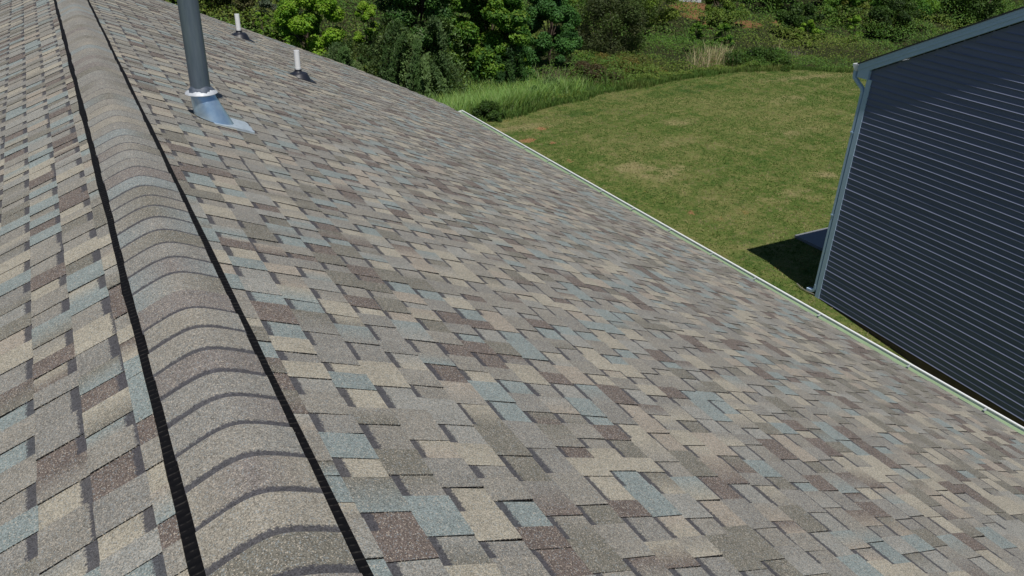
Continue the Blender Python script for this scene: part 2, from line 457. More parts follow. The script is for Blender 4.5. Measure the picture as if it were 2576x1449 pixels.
def roof_slope(sg):
    mb = MB()
    s_first = 0.213 - 2 * EXPO
    k = 0
    # one saw-tooth pattern per shingle strip, three strip patterns, each course offset
    pats = []
    for _ in range(4):
        L = 0; p = []
        while L < 0.93:
            wt = rs.choice([0.08, 0.09, 0.10, 0.11, 0.115, 0.13, 0.15]); wg = rs.choice([0.06, 0.08, 0.09, 0.10, 0.11, 0.12])
            p.append((wt, wg)); L += wt + wg
        pats.append(p)
    while True:
        sa = s_first + k * EXPO
        if sa > S_EAVE - 0.02: break
        sb = min(sa + EXPO, S_EAVE)
        sa = max(sa, 0.0)
        if sb <= 0: k += 1; continue
        yend = rake_y(sb) + rs.uniform(-0.012, 0.012)
        y = Y0 - rs.uniform(0, 0.9)
        tooth = rs.random() < 0.5
        seq = []
        while y < yend:
            p = rs.choice(pats)
            for wt, wg in p:
                seq.append((y, y + wt * rs.uniform(0.92, 1.08), 1)); y = seq[-1][1]
                seq.append((y, y + wg * rs.uniform(0.92, 1.08), 0)); y = seq[-1][1]
        nA = 0.003
        NT, NG = 0.0094, 0.0064
        skip = rs.random() < 0.0
        nxt = rs.choices(PAL, PW)[0]
        for (ya, yb, t) in seq:
            if yb < Y0: continue
            ya = max(ya, Y0)
            if ya >= yend: break
            yb = min(yb, yend)
            cur = nxt
            if rs.random() > 0.09: nxt = rs.choices(PAL, PW)[0]
            ca = jit(cur); cb = jit(cur)
            if rs.random() < 0.30:      # the colour blend changes inside the tab
                cb = jit(rs.choices(PAL, PW)[0]); 
            nb = NT if t else NG
            tap = rs.uniform(0.002, 0.010) if t else 0
            lift = rs.uniform(-0.001, 0.002)
            nb += lift
            na = nA + (0.0032 if t else 0)
            L = sb - sa
            uv = [(ya, 0), (yb, 0), (yb, L), (ya, L)]
            band = 0.0
            if not t: band = rs.uniform(0.024, 0.033)
            elif rs.random() < 0.10: band = rs.uniform(0.008, 0.016)
            ym = (ya + yb) / 2
            cm = tuple((a + b) / 2 for a, b in zip(ca, cb))
            sk = rs.uniform(-0.004, 0.004)
            P = lambda s, yy, n: rp(sg, s, yy, n)
            # split along the width so a tab can carry a slight curl
            for (u0, u1, c0, c1) in ((ya, ym, ca, cm), (ym, yb, cm, cb)):
                q = [P(sa, u0, na), P(sa, u1, na), P(sb, u1 + sk, nb), P(sb, u0 + sk, nb)]
                cc = [c0, c1, c1, c0]; uu = [(u0, 0), (u1, 0), (u1, L), (u0, L)]
                if sg < 0: q = q[::-1]; cc = cc[::-1]; uu = uu[::-1]
                mb.poly(q, cc, uu, band)
                # butt edge
                q = [P(sb, u0 + sk, nb), P(sb, u1 + sk, nb), P(sb + 0.0005, u1 + sk, 0.0015), P(sb + 0.0005, u0 + sk, 0.0015)]
                mb.poly(q, EDGE)
            if t:
                for yy in (ya, yb):
                    q = [P(sa, yy, na), P(sb, yy + sk, nb), P(sb, yy + sk, NG - 0.001), P(sa, yy, nA - 0.0005)]
                    mb.poly(q, EDGE)
        k += 1
    # deck under the shingles
    q = [(sg * (0.0), Y0 + 0.01, -0.01), (sg * 0.0, Y1 - 0.02, -0.01), (sg * S_EAVE * CT * 0.999, Y1 - 0.9, -S_EAVE * ST - 0.008), (sg * S_EAVE * CT * 0.999, Y0 + 0.01, -S_EAVE * ST - 0.008)]
    mb.poly(q, EDGE)
    q2 = [(a[0], a[1], a[2] - 0.02) for a in q]
    mb.poly(q2, EDGE)
    for i in range(4):
        j = (i + 1) % 4
        mb.poly([q[i], q[j], q2[j], q2[i]], EDGE)
    return mb

house = empty('house', (0, 4.7, -6.4), 'house in the foreground under a brown, tan and blue-grey shingle roof with black ridge vent', 'house')
rr = roof_slope(1).build('roof_slope', M_SH, house)
rl = roof_slope(-1).build('roof_slope', M_SH, house)

# ridge vent: low black plastic body with a row of baffle ribs along both rims
def ridge_vent():
    mb = MB()
    ys = np.arange(Y0 + 0.02, Y1 - 0.05, 0.16)
    def prof(y, j):
        o = 0.0014 * math.sin(y * 5.1 + 1) + 0.0010 * math.sin(y * 13.0) + (0.003 if (y % 1.22) < 0.17 else 0)
        o2 = 0.0012 * math.sin(y * 4.3 + 2) + (0.002 if ((y + 0.4) % 1.22) < 0.17 else 0)
        return [(-0.159 - o, -0.0655), (-0.157 - o, -0.0455), (-0.137 - o, -0.041), (-0.08, -0.016), (0, 0.0),
                (0.08, -0.016), (0.137 + o2, -0.041), (0.157 + o2, -0.0455), (0.159 + o2, -0.0655)]
    R = [[(u, y, v) for u, v in prof(y, j)] for j, y in enumerate(ys)]
    for a, b in zip(R[:-1], R[1:]):
        for i in range(len(a) - 1):
            mb.poly([a[i], a[i + 1], b[i + 1], b[i]])
    mb.poly(R[0]); mb.poly(R[-1][::-1])
    return mb
def vent_material():
    m, n, b = new_mat('louvred_black_plastic')
    co = coords(n)
    wv = N(n, 'ShaderNodeTexWave'); wv.bands_direction = 'Y'; wv.inputs['Scale'].default_value = 14.5
    wv.inputs['Distortion'].default_value = 0.6; wv.inputs['Detail'].default_value = 2
    n.links.new(co, wv.inputs['Vector'])
    nz = noise(n, co, 60, 3, 0.7)
    f = math_node(n, 'MULTIPLY', mapr(n, wv.outputs['Fac'], 0.86, 0.97, 0, 1), mapr(n, nz.outputs[0], 0.42, 0.66, 0, 1))
    c = mix_col(n, f, (0.0035, 0.0035, 0.0045), (0.030, 0.028, 0.026))
    n.links.new(c, b.inputs['Base Color'])
    b.inputs['Roughness'].default_value = 0.75; b.inputs['Specular IOR Level'].default_value = 0.12
    bump(n, b, wv.outputs['Fac'], 0.5, 0.003)
    return m
vent = ridge_vent().build('ridge_vent', vent_material(), house)

def ridge_cap():
    mb = MB()
    c2 = random.Random(21)
    y = Y0
    pal = [MID, MID2, OLIVE, (0.215, 0.212, 0.195), (0.200, 0.222, 0.220), (0.245, 0.228, 0.192), (0.175, 0.158, 0.146)]
    pw = [0.26, 0.2, 0.16, 0.12, 0.09, 0.06, 0.14]
    k = 0
    def zc(x, n):
        return 0.010 + 0.03 - math.sqrt((0.55 * x) ** 2 + 0.03 ** 2) + n
    while y < Y1 - 0.02:
        ya, yb = y, min(y + c2.uniform(0.121, 0.133), Y1)
        ca = c2.choices(pal, pw)[0]
        cb = ca if c2.random() < 0.55 else c2.choices(pal, pw)[0]
        cc = ca if c2.random() < 0.6 else c2.choices(pal, pw)[0]
        band = c2.uniform(0.024, 0.031) if c2.random() < 0.88 else 0.008
        nx = 20
        off = c2.uniform(-0.003, 0.003)
        hw = 0.1335
        skew = c2.uniform(-0.003, 0.003)
        na, nb = 0.004, 0.0105
        th = 0.005
        X = [(-hw + 2 * hw * i / nx) + off for i in range(nx + 1)]
        def colr(i):
            t = i / nx
            m = [(a * (1 - 2 * t) + b * 2 * t) for a, b in zip(ca, cb)] if t < 0.5 else [(a * (2 - 2 * t) + b * (2 * t - 1)) for a, b in zip(cb, cc)]
            return tuple(m)
        steps = 4
        for j in range(steps):
            t0, t1 = j / steps, (j + 1) / steps
            for i in range(nx):
                xa, xb = X[i], X[i + 1]
                q = []
                for (xx, tt) in ((xa, t0), (xb, t0), (xb, t1), (xa, t1)):
                    yy = ya + (yb - ya) * tt + skew * xx / hw
                    q.append((xx, yy, zc(xx, na + (nb - na) * tt)))
                L = yb - ya
                mb.poly(q, [colr(i), colr(i + 1), colr(i + 1), colr(i)], [(xa, L * t0), (xb, L * t0), (xb, L * t1), (xa, L * t1)], band)
        for i in range(nx):     # far butt edge
            xa, xb = X[i], X[i + 1]
            mb.poly([(xa, yb + skew * xa / hw, zc(xa, nb)), (xb, yb + skew * xb / hw, zc(xb, nb)), (xb, yb + skew * xb / hw, zc(xb, na - 0.001)), (xa, yb + skew * xa / hw, zc(xa, na - 0.001))], EDGE)
        for xx in (X[0], X[-1]):  # the two long edges
            mb.poly([(xx, ya, zc(xx, na)), (xx, yb, zc(xx, nb)), (xx, yb, zc(xx, nb) - th), (xx, ya, zc(xx, na) - th)], EDGE)
        y = yb; k += 1
    for _ in range(60):     # loose granules and chips caught along the two edges
        yy = c2.uniform(0.2, 4.5) if c2.random() < 0.8 else c2.uniform(4.5, 9); sg = c2.choice([-1, 1])
        xx = sg * c2.uniform(0.134, 0.150); zz = -0.0395 - (abs(xx) - 0.134) * 0.5
        r = c2.uniform(0.0006, 0.0013); cl = c2.choice([MID, OLIVE, BROWN])
        mb.box(xx - r, xx + r, yy - r, yy + r * 1.5, zz, zz + r * 1.4, cl)
    return mb
cap = ridge_cap().build('ridge_cap', M_SH, house)

# eave: drip edge, fascia, gutter with hangers
XE = S_EAVE * CT; ZE = -S_EAVE * ST
YG0, YG1 = Y0, 11.42
mb = MB()
mb.poly([(XE - 0.05, YG0, ZE + 0.016), (XE - 0.05, YG1 + 0.1, ZE + 0.016), (XE + 0.010, YG1 + 0.1, ZE - 0.010), (XE + 0.010, YG0, ZE - 0.010)])
mb.poly([(XE + 0.010, YG0, ZE - 0.010), (XE + 0.010, YG1 + 0.1, ZE - 0.010), (XE + 0.011, YG1 + 0.1, ZE - 0.045), (XE + 0.011, YG0, ZE - 0.045)])
for v in range(4):
    pass
drip = mb.build('drip_edge', M_DRIP, house)
drip.location.z -= 0.0
for xa in (XE - 0.03, -XE + 0.005):
    mb = MB(); mb.box(xa, xa + 0.025, Y0 + 0.02, Y1 - 0.9, ZE - 0.20, ZE - 0.012)
    mb.build('fascia', M_GUT, house)
LIPX, LIPZ = XE + 0.122, ZE - 0.004
gut = [(XE - 0.003, LIPZ - 0.02), (XE - 0.003, LIPZ - 0.09), (XE + 0.055, LIPZ - 0.09), (XE + 0.10, LIPZ - 0.05), (LIPX - 0.008, LIPZ - 0.028), (LIPX, LIPZ - 0.020), (LIPX + 0.002, LIPZ - 0.002),
       (LIPX - 0.004, LIPZ + 0.003), (LIPX - 0.014, LIPZ + 0.002), (LIPX - 0.017, LIPZ - 0.004), (LIPX - 0.010, LIPZ - 0.008), (LIPX - 0.010, LIPZ - 0.024), (XE + 0.097, LIPZ - 0.030), (XE + 0.05, LIPZ - 0.083), (XE, LIPZ - 0.083), (XE, LIPZ - 0.02)]
mb = MB(); mb.prism(gut, lambda u, v, t: (u, t, v), YG0, YG1, caps=False)
mb.poly([(u, YG1, v) for u, v in gut[:8]]); mb.poly([(u, YG0, v) for u, v in gut[:8]][::-1])
gutter = mb.build('gutter', M_GUT, house)
mb = MB()
mb.prism([(XE + 0.004, LIPZ - 0.070), (XE + 0.020, LIPZ - 0.050), (XE + 0.100, LIPZ - 0.0215), (XE + 0.104, LIPZ - 0.0225), (XE + 0.060, LIPZ - 0.078), (XE + 0.004, LIPZ - 0.078)], lambda u, v, t: (u, t, v), YG0 + 0.01, YG1 - 0.01)
mb.build('gutter_trough', M_DRIP, gutter)
for hy in (10.62, 9.95, 9.30, 8.66, 8.11, 7.40, 6.76, 6.08, 5.40, 4.78, 3.98, 3.06, 2.41, 1.75, 1.1, 0.45, -0.2, -0.9, -1.6, -2.3):
    mb = MB()
    mb.poly([(XE + 0.068, hy - 0.016, LIPZ - 0.012), (XE + 0.086, hy - 0.012, LIPZ - 0.004), (XE + 0.086, hy + 0.004, LIPZ - 0.004), (XE + 0.068, hy + 0.006, LIPZ - 0.012)])
    mb.poly([(XE + 0.084, hy - 0.009, LIPZ - 0.004), (LIPX - 0.012, hy - 0.003, LIPZ - 0.001), (LIPX - 0.012, hy + 0.004, LIPZ - 0.001), (XE + 0.084, hy + 0.002, LIPZ - 0.004)])
    mb.poly([(XE + 0.084, hy - 0.009, LIPZ - 0.004), (LIPX - 0.012, hy - 0.003, LIPZ - 0.001), (LIPX - 0.012, hy - 0.003, LIPZ - 0.012), (XE + 0.084, hy - 0.009, LIPZ - 0.016)])
    mb.build('gutter_hanger', M_HANG, gutter)
# body of the house under the roof
mb = MB()
def gable_wall(y):
    return [(-XE + 0.4, y, -6.9), (XE - 0.4, y, -6.9), (XE - 0.4, y, ZE - 0.02), (0, y, -0.25), (-XE + 0.4, y, ZE - 0.02)]
A = gable_wall(Y0 + 0.3); B = gable_wall(Y1 - 1.2)
mb.poly(A); mb.poly(B[::-1])
mb.poly([A[0], A[4], B[4], B[0]]); mb.poly([A[1], B[1], B[2], A[2]])
mb.build('wall', M_WALL, house)
for sg in (-1, 1):
    for yy in (Y0 + 0.0, Y1 - 0.93):
        mb = MB()
        mb.prism([(0, -0.035), (sg * (XE - 0.032), ZE - 0.03), (sg * (XE - 0.032), ZE - 0.19), (0, -0.20)], lambda u, v, t: (u, t, v), yy, yy + 0.025)
        mb.build('rake_board', M_GUT, house)

# ------------------------------------------------------------------ flue pipe through the roof
def ring(cx, cy, z, r, n=40, zfun=None):
    return [(cx + r * math.cos(2 * PI * i / n), cy + r * math.sin(2 * PI * i / n), z if zfun is None else zfun(cx + r * math.cos(2 * PI * i / n), cy + r * math.sin(2 * PI * i / n))) for i in range(n)]
FX, FY = 0.527, 5.20
flue = empty('flue_pipe', (FX, FY, -TP * FX), 'tall blue-grey metal flue pipe with pale collar and shiny cone flashing near the ridge', 'flue pipe')
mb = MB()
mb.rings([ring(FX, FY, -0.30, 0.059), ring(FX, FY, 0.62, 0.059), ring(FX, FY, 0.622, 0.0605), ring(FX, FY, 0.632, 0.0605), ring(FX, FY, 0.634, 0.059), ring(FX, FY, 1.75, 0.059)])
for i in range(36):   # spiral lock seam left out, straight lap seam kept as a thin raised strip
    pass
mb.build('pipe', M_PIPE, flue, smooth=True, merge=True, angle=0.6)
mb = MB()
mb.rings([ring(FX, FY, 1.75, 0.085), ring(FX, FY, 1.95, 0.085), ring(FX, FY, 2.03, 0.02)])
mb.build('rain_cap', M_GALV, flue, smooth=True, merge=True, angle=0.6)
# storm collar, with slightly fluted skirt
mb = MB()
def fl(z, r, amp):
    n = 72
    return [(FX + (r + amp * math.sin(i / n * 2 * PI * 14)) * math.cos(2 * PI * i / n), FY + (r + amp * math.sin(i / n * 2 * PI * 14)) * math.sin(2 * PI * i / n), z) for i in range(n)]
mb.rings([fl(-0.032, 0.0605, 0), fl(-0.038, 0.070, 0.0004), fl(-0.0545, 0.095, 0.0005), fl(-0.060, 0.0970, 0.0005), fl(-0.062, 0.092, 0.0005), fl(-0.045, 0.062, 0)], cap0=False, cap1=False)
mb.build('storm_collar', M_COLLAR, flue, smooth=True, merge=True, angle=0.9)
# smeared sealant above the collar
mb = MB(); n = 60
r0 = []; r1 = []; r2 = []; r3 = []
rsl = random.Random(3)
up = [0.010 + 0.006 * math.sin(i * 0.42) + rsl.uniform(0, 0.004) for i in range(n)]
dn = [0.009 + 0.007 * math.sin(i * 0.55 + 1) + 0.003 * math.sin(i * 1.9) + rsl.uniform(0, 0.003) for i in range(n)]
for i in range(n):
    a = 2 * PI * i / n; c, s_ = math.cos(a), math.sin(a)
    r0.append((FX + 0.0592 * c, FY + 0.0592 * s_, -0.030 + up[i]))
    r1.append((FX + 0.0640 * c, FY + 0.0640 * s_, -0.030 + up[i] * 0.5))
    rr_ = 0.066 + max(0, dn[i]) * 0.9
    r2.append((FX + rr_ * c, FY + rr_ * s_, -0.0335 - (rr_ - 0.066) * 0.86 + 0.0022))
    r3.append((FX + (rr_ + 0.001) * c, FY + (rr_ + 0.001) * s_, -0.0335 - (rr_ - 0.066) * 0.86 - 0.003))
mb.rings([r0, r1, r2, r3], cap0=False, cap1=False)
mb.build('sealant', M_SEAL, flue, smooth=True, merge=True)
# cone flashing: round at the top, stretched downslope at the roof
mb = MB(); n = 56; R = []
for t in (0, 0.12, 0.14, 0.4, 0.7, 1.0):
    ringp = []
    for i in range(n):
        a = 2 * PI * i / n
        xt, yt, zt = FX + 0.0665 * math.cos(a), FY + 0.0665 * math.sin(a), -0.052
        bx = 0.583 + 0.118 * math.cos(a); by = FY + 0.112 * math.sin(a)
        bz = -TP * bx + 0.010
        k = 1.012 if 0.13 < t < 0.15 else 1.0
        ringp.append((FX + ((xt * (1 - t) + bx * t) - FX) * k, FY + ((yt * (1 - t) + by * t) - FY) * k, zt * (1 - t) + bz * t))
    R.append(ringp)
mb.rings(R, cap0=False, cap1=False)
mb.build('cone_flashing', M_GALV, flue, smooth=True, merge=True, angle=0.7)
mb = MB()
zf_ = lambda x, o: -TP * x + o
pl = [(0.56, 5.06), (0.69, 5.075), (0.797, 5.088), (0.805, 5.12), (0.797, 5.17), (0.808, 5.20), (0.80, 5.26), (0.806, 5.31), (0.797, 5.345), (0.70, 5.35), (0.56, 5.36)]
top = [(x, y, zf_(x, 0.0205 if x > 0.65 else 0.011)) for x, y in pl]
bot = [(x, y, zf_(x, 0.004)) for x, y in pl]
mb.rings([bot, top])
mb.build('base_flashing', plain('dusty_flashing', (0.40, 0.47, 0.53), 0.5, metal=0.2, var=0.25, scale=18, vary_col=(0.22, 0.24, 0.25)), flue)

# ------------------------------------------------------------------ two plastic plumbing vents
def plumbing_vent(cx, cy, label):
    zr = -TP * cx
    t = empty('plumbing_vent', (cx, cy, zr), label, 'vent pipe', 'plumbing vents on the roof slope')
    mb = MB()
    H = zr + 0.298
    mb.rings([ring(cx, cy, zr - 0.1, 0.0305, 24), ring(cx, cy, zr + 0.105, 0.0305, 24), ring(cx, cy, zr + 0.106, 0.0312, 24), ring(cx, cy, zr + 0.112, 0.0312, 24), ring(cx, cy, zr + 0.113, 0.0305, 24), ring(cx, cy, H, 0.0305, 24), ring(cx, cy, H, 0.0262, 24), ring(cx, cy, zr + 0.12, 0.0262, 24)])
    mb.build('pipe', M_PVC, t, smooth=True, merge=True, angle=0.6)
    mb = MB()
    bx = cx + 0.012
    def base(r, o):
        return lambda x, y: max(-TP * x + o, -9)
    mb.rings([ring(cx, cy, zr + 0.094, 0.031, 30), ring(cx, cy, zr + 0.092, 0.0375, 30), ring(cx, cy, zr + 0.073, 0.039, 30), ring(cx, cy, zr + 0.066, 0.045, 30),
              [(p[0], p[1], max(p[2], -TP * p[0] + 0.012)) for p in ring(cx + 0.004, cy, zr + 0.050, 0.088, 30)],
              [(p[0], p[1], max(p[2], -TP * p[0] + 0.011)) for p in ring(cx + 0.006, cy, zr + 0.040, 0.095, 30)],
              ring(cx + 0.024, cy, 0, 0.116, 30, lambda x, y: -TP * x + 0.009)], cap0=False, cap1=False)
    mb.build('rubber_boot', M_RUBBER, t, smooth=True, merge=True, angle=0.5)
    mb = MB()
    pl = [(cx - 0.10, cy - 0.115), (cx + 0.155, cy - 0.115), (cx + 0.168, cy - 0.10), (cx + 0.168, cy + 0.10), (cx + 0.155, cy + 0.115), (cx - 0.10, cy + 0.115)]
    top = [(x, y, -TP * x + (0.019 if x > cx + 0.1 else 0.006)) for x, y in pl]
    bot = [(x, y, -TP * x + 0.002) for x, y in pl]
    mb.rings([bot, top])
    mb.build('base_flange', M_RUBBER, t)
    return t
plumbing_vent(2.076, 8.892, 'nearer white plastic vent pipe in a black boot, standing right of the flue pipe')
plumbing_vent(1.900, 11.083, 'farther white plastic vent pipe in a black boot, close to the far roof edge')

# ================================================================== THE NEIGHBOURING HOUSE
XW = 12.73; YC = 9.575; ZB = -6.40; ZTOP = -1.70; NP = 0.5
YR = 3.4                       # ridge of the neighbour
nh = empty('neighbour_house', (XW, YC - 3, -6.5), 'navy blue lap-sided house with pale trim, its gable wall facing across the side lawn', 'house')
def rake_z(y):                  # underside line of the rake board on the wall
    return ZTOP + NP * (YC - y) if y > YR else ZTOP + NP * (YC - YR) - NP * (YR - y)
YEND = -2.8
LAP = 0.1105
def siding():
    mb = MB()
    # profile of one lap from its top (tucked under the lap above) to its rolled butt edge; x positive = out of the wall
    def prof(d):
        return [(0.0, 0.0), (0.10, 0.0012), (0.45, 0.0035), (0.72, d * 0.30), (0.84, d * 0.47), (0.955, d), (0.99, d - 0.0015), (1.0, d * 0.5), (1.0, -0.002)]
    k = 0
    z = ZB
    srs = random.Random(2)
    while z < rake_z(YR) + 0.05:
        zt = z + LAP; zb = z
        d = (0.0215 if k % 2 == 0 else 0.0190) + srs.uniform(-0.0004, 0.0004)
        pa, pb = srs.uniform(0, 6.28), srs.uniform(0, 6.28)
        pr = prof(d)
        # y-range: clipped under the rake
        def yhi(zz):
            return YC - 0.05 if zz < ZTOP else YC - (zz - ZTOP) / NP
        def ylo(zz):
            zz2 = ZTOP + NP * (YC - YR)
            return YEND if zz < ZTOP else YR - (YC - YR - (zz - ZTOP) / NP)
        yh = yhi(zt); yl = ylo(zt)
        if yh - yl < 0.05: break
        yl = max(yl, YEND)
        nseg = 36
        ys = [yl + (yh - yl) * i / nseg for i in range(nseg + 1)]
        wob = [0.0007 * math.sin(yy * 1.3 + pa) + 0.0006 * math.sin(yy * 2.9 + pb) + 0.0003 * math.sin(yy * 7 + pa) for yy in ys]
        for i in range(nseg):
            for (a, b) in zip(pr[:-1], pr[1:]):
                q = [(XW - a[1] * (1 + wob[i] * 60), ys[i], zt - a[0] * LAP), (XW - a[1] * (1 + wob[i + 1] * 60), ys[i + 1], zt - a[0] * LAP),
                     (XW - b[1] * (1 + wob[i + 1] * 60), ys[i + 1], zt - b[0] * LAP), (XW - b[1] * (1 + wob[i] * 60), ys[i], zt - b[0] * LAP)]
                mb.poly(q)
        z += LAP; k += 1
    return mb
siding().build('siding', M_SIDE, nh, smooth=False)
# backing wall and the other walls
mb = MB()
W2 = XW + 14
zr_ = rake_z(YR)
pts = [(YC - 0.02, ZB - 0.02), (YEND, ZB - 0.02), (YEND, ZTOP), (YR, zr_ - 0.02), (YC - 0.02, ZTOP - 0.01)]
mb.prism([(YC - 0.02, ZB - 0.02), (YEND, ZB - 0.02), (YEND, ZTOP), (YR, zr_ - 0.02), (YC - 0.02, ZTOP - 0.01)], lambda u, v, t: (t, u, v), XW + 0.004, W2)
mb.build('wall', M_SIDE, nh)
mb = MB(); mb.box(XW + 0.012, W2 - 0.02, YEND + 0.03, YC - 0.05, -7.6, ZB - 0.005)
mb.build('foundation', M_FOUND, nh)
# corner post
mb = MB()
mb.box(XW - 0.026, XW + 0.0, YC - 0.085, YC + 0.004, ZB - 0.03, ZTOP - 0.16)
mb.box(XW - 0.026, XW + 0.08, YC + 0.004, YC + 0.022, ZB - 0.03, ZTOP - 0.16)
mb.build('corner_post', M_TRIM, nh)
# eave/rake assembly
OV = 0.085; XO = XW - OV
YE_ = YC + 0.235     # eave end
def ra(u, v, t): return (t, u, v)
mb = MB()
def zline(y, off): return ZTOP + NP * (YC - y) + off
th = 0.185
prof = [(YE_, zline(YE_, th)), (YR, zline(YR, th)), (YR, zline(YR, 0.0)), (YC - 0.02, zline(YC - 0.02, 0.0)), (YC - 0.02, ZTOP - 0.165), (YE_, ZTOP - 0.165)]
mb.prism(prof, ra, XO + 0.022, XW + 0.01)
prof = [(YE_ + 0.003, zline(YE_, th) + 0.004), (YR, zline(YR, th + 0.004)), (YR, zline(YR, 0.075)), (YC - 0.02, zline(YC - 0.02, 0.075)), (YE_ + 0.003, zline(YE_, 0.075) )]
mb.prism(prof, ra, XO + 0.008, XO + 0.024)
prof = [(YE_ + 0.003, zline(YE_, th) + 0.006), (YR, zline(YR, th + 0.006)), (YR, zline(YR, 0.135)), (YE_ + 0.003, zline(YE_, 0.135) )]
mb.prism(prof, ra, XO, XO + 0.010)
# other half of the gable, mirrored about the ridge
def mir(p): return [(2 * YR - u, v) for u, v in p]
prof = [(YE_, zline(YE_, th)), (YR, zline(YR, th)), (YR, zline(YR, 0.0)), (YC - 0.02, zline(YC - 0.02, 0.0)), (YC - 0.02, ZTOP - 0.165), (YE_, ZTOP - 0.165)]
mb.prism(mir(prof), ra, XO + 0.020, XW + 0.01)
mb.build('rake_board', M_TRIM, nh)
# soffit and fascia of the rear eave
mb = MB(); mb.box(XW + 0.01, W2, YC, YE_, ZTOP - 0.160, ZTOP - 0.145); mb.box(XW + 0.01, W2, YE_ - 0.02, YE_, ZTOP - 0.145, zline(YE_, th - 0.01))
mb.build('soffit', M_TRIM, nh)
# roof slabs
mb = MB()
for m in (False, True):
    prof = [(YE_ + 0.02, zline(YE_ + 0.02, th + 0.008)), (YE_ + 0.02, zline(YE_ + 0.02, th + 0.030)), (YR, zline(YR, th + 0.030)), (YR, zline(YR, th + 0.008))]
    if m: prof = mir(prof)
    mb.prism(prof, ra, XO - 0.018, W2 + 0.1)
mb.build('roof', M_DARKROOF, nh)
# rear gutter, its end seen past the corner
gy, gzt = YE_ + 0.002, zline(YE_, th) - 0.014
gp = [(gy, gzt), (gy, gzt - 0.11), (gy + 0.07, gzt - 0.11), (gy + 0.085, gzt - 0.075), (gy + 0.11, gzt - 0.045), (gy + 0.125, gzt - 0.03), (gy + 0.125, gzt)]
mb = MB()
mb.prism(gp, ra, XO - 0.005, XO + 0.0, caps=True)
inner = [(gy + 0.003, gzt), (gy + 0.003, gzt - 0.107), (gy + 0.068, gzt - 0.107), (gy + 0.082, gzt - 0.073), (gy + 0.108, gzt - 0.043), (gy + 0.122, gzt - 0.028), (gy + 0.122, gzt)]
for (a, b) in zip(gp[:-1], gp[1:]):
    mb.poly([(XO - 0.004, a[0], a[1]), (XO - 0.004, b[0], b[1]), (W2, b[0], b[1]), (W2, a[0], a[1])])
for (a, b) in zip(inner[:-1], inner[1:]):
    mb.poly([(XO + 0.001, a[0], a[1]), (XO + 0.001, b[0], b[1]), (W2, b[0], b[1]), (W2, a[0], a[1])])
mb.prism([(gy + 0.108, gzt - 0.002), (gy + 0.128, gzt - 0.002), (gy + 0.128, gzt + 0.006), (gy + 0.108, gzt + 0.006)], ra, XO - 0.006, W2)
mb.build('gutter', M_GUT, nh)
# downspout: drops from the gutter, jogs back to the corner, runs down, kicks out at the bottom
def tube_rect(mb, pts, hx, hy):
    """rectangular tube swept in the y-z plane; hx half width in x, hy half depth"""
    R = []
    for i, p in enumerate(pts):
        a = Vector(pts[max(0, i - 1)]); b = Vector(pts[min(len(pts) - 1, i + 1)])
        d = (b - a).normalized()
        nrm = Vector((0, -d.z, d.y))
        c = Vector(p)
        rg = []
        for (su, sv) in ((-1, -.75), (-.75, -1), (.75, -1), (1, -.75), (1, .75), (.75, 1), (-.75, 1), (-1, .75)):
            rg.append(tuple(c + Vector((hx * su, 0, 0)) + nrm * hy * sv))
        R.append(rg)
    mb.rings(R)
dx = XW + 0.018
mb = MB()
yd = YC + 0.078
pts = [(dx - 0.06, gy + 0.060, gzt - 0.10), (dx - 0.06, gy + 0.060, gzt - 0.20), (dx - 0.055, gy + 0.050, gzt - 0.245), (dx - 0.03, gy - 0.03, gzt - 0.32), (dx - 0.01, yd + 0.03, gzt - 0.40), (dx, yd, gzt - 0.47), (dx, yd, gzt - 0.60)]
for zz in np.linspace(gzt - 0.9, ZB + 0.20, 6): pts.append((dx, yd, float(zz)))
tube_rect(mb, pts, 0.040, 0.030)
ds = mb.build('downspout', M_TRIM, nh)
mb = MB()
tube_rect(mb, [(dx, yd, ZB + 0.24), (dx, yd, ZB + 0.14), (dx, yd + 0.02, ZB + 0.095), (dx - 0.0, yd + 0.07, ZB + 0.065), (dx - 0.0, yd + 0.20, ZB + 0.045)], 0.043, 0.033)
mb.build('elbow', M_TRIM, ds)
for zz in (-2.9, -4.6):
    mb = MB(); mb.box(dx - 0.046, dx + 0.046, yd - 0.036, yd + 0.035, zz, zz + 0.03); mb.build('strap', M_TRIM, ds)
# the gable wall is not quite parallel to our ridge
SKEW = math.tan(math.radians(3.7))
def skew_all(o):
    for c in o.children:
        if c.type == 'MESH':
            for v in c.data.vertices: v.co.x += SKEW * (v.co.y - YC)
            c.data.update()
        skew_all(c)
skew_all(nh)
# patio slab behind the neighbour
mb = MB()
gzp = float(gz(15, 11))
mb.box(14.70, 22.0, YC - 0.02, 12.05, gzp - 0.1, gzp + 0.07)
o = mb.build('patio', M_CONC); tag(o, kind='structure')
# pale drain pipe lying at the foot of the downspout
mb = MB()
def tube(mb, pts, r, n=8):
    R = []
    for i, p in enumerate(pts):
        a = Vector(pts[max(0, i - 1)]); b = Vector(pts[min(len(pts) - 1, i + 1)])
        d = (b - a).normalized()
        u = d.orthogonal().normalized() if abs(d.z) < 0.95 else Vector((1, 0, 0))
        u = (u - d * u.dot(d)).normalized(); v = d.cross(u)
        rr2 = r[i] if hasattr(r, '__len__') else r
        R.append([tuple(Vector(p) + u * rr2 * math.cos(2 * PI * k / n) + v * rr2 * math.sin(2 * PI * k / n)) for k in range(n)])
    mb.rings(R)
g0 = -6.40
tube(mb, [(12.72, 9.62, g0 + 0.02), (12.68, 9.80, g0 + 0.025), (12.68, 9.96, g0 + 0.03), (12.72, 10.12, g0 + 0.05)], 0.014)
o = mb.build('drain_hose', plain('pale_hose', (0.16, 0.155, 0.12), 0.7), None, smooth=True)
tag(o, 'short pale hose lying on the grass at the foot of the downspout', 'hose')

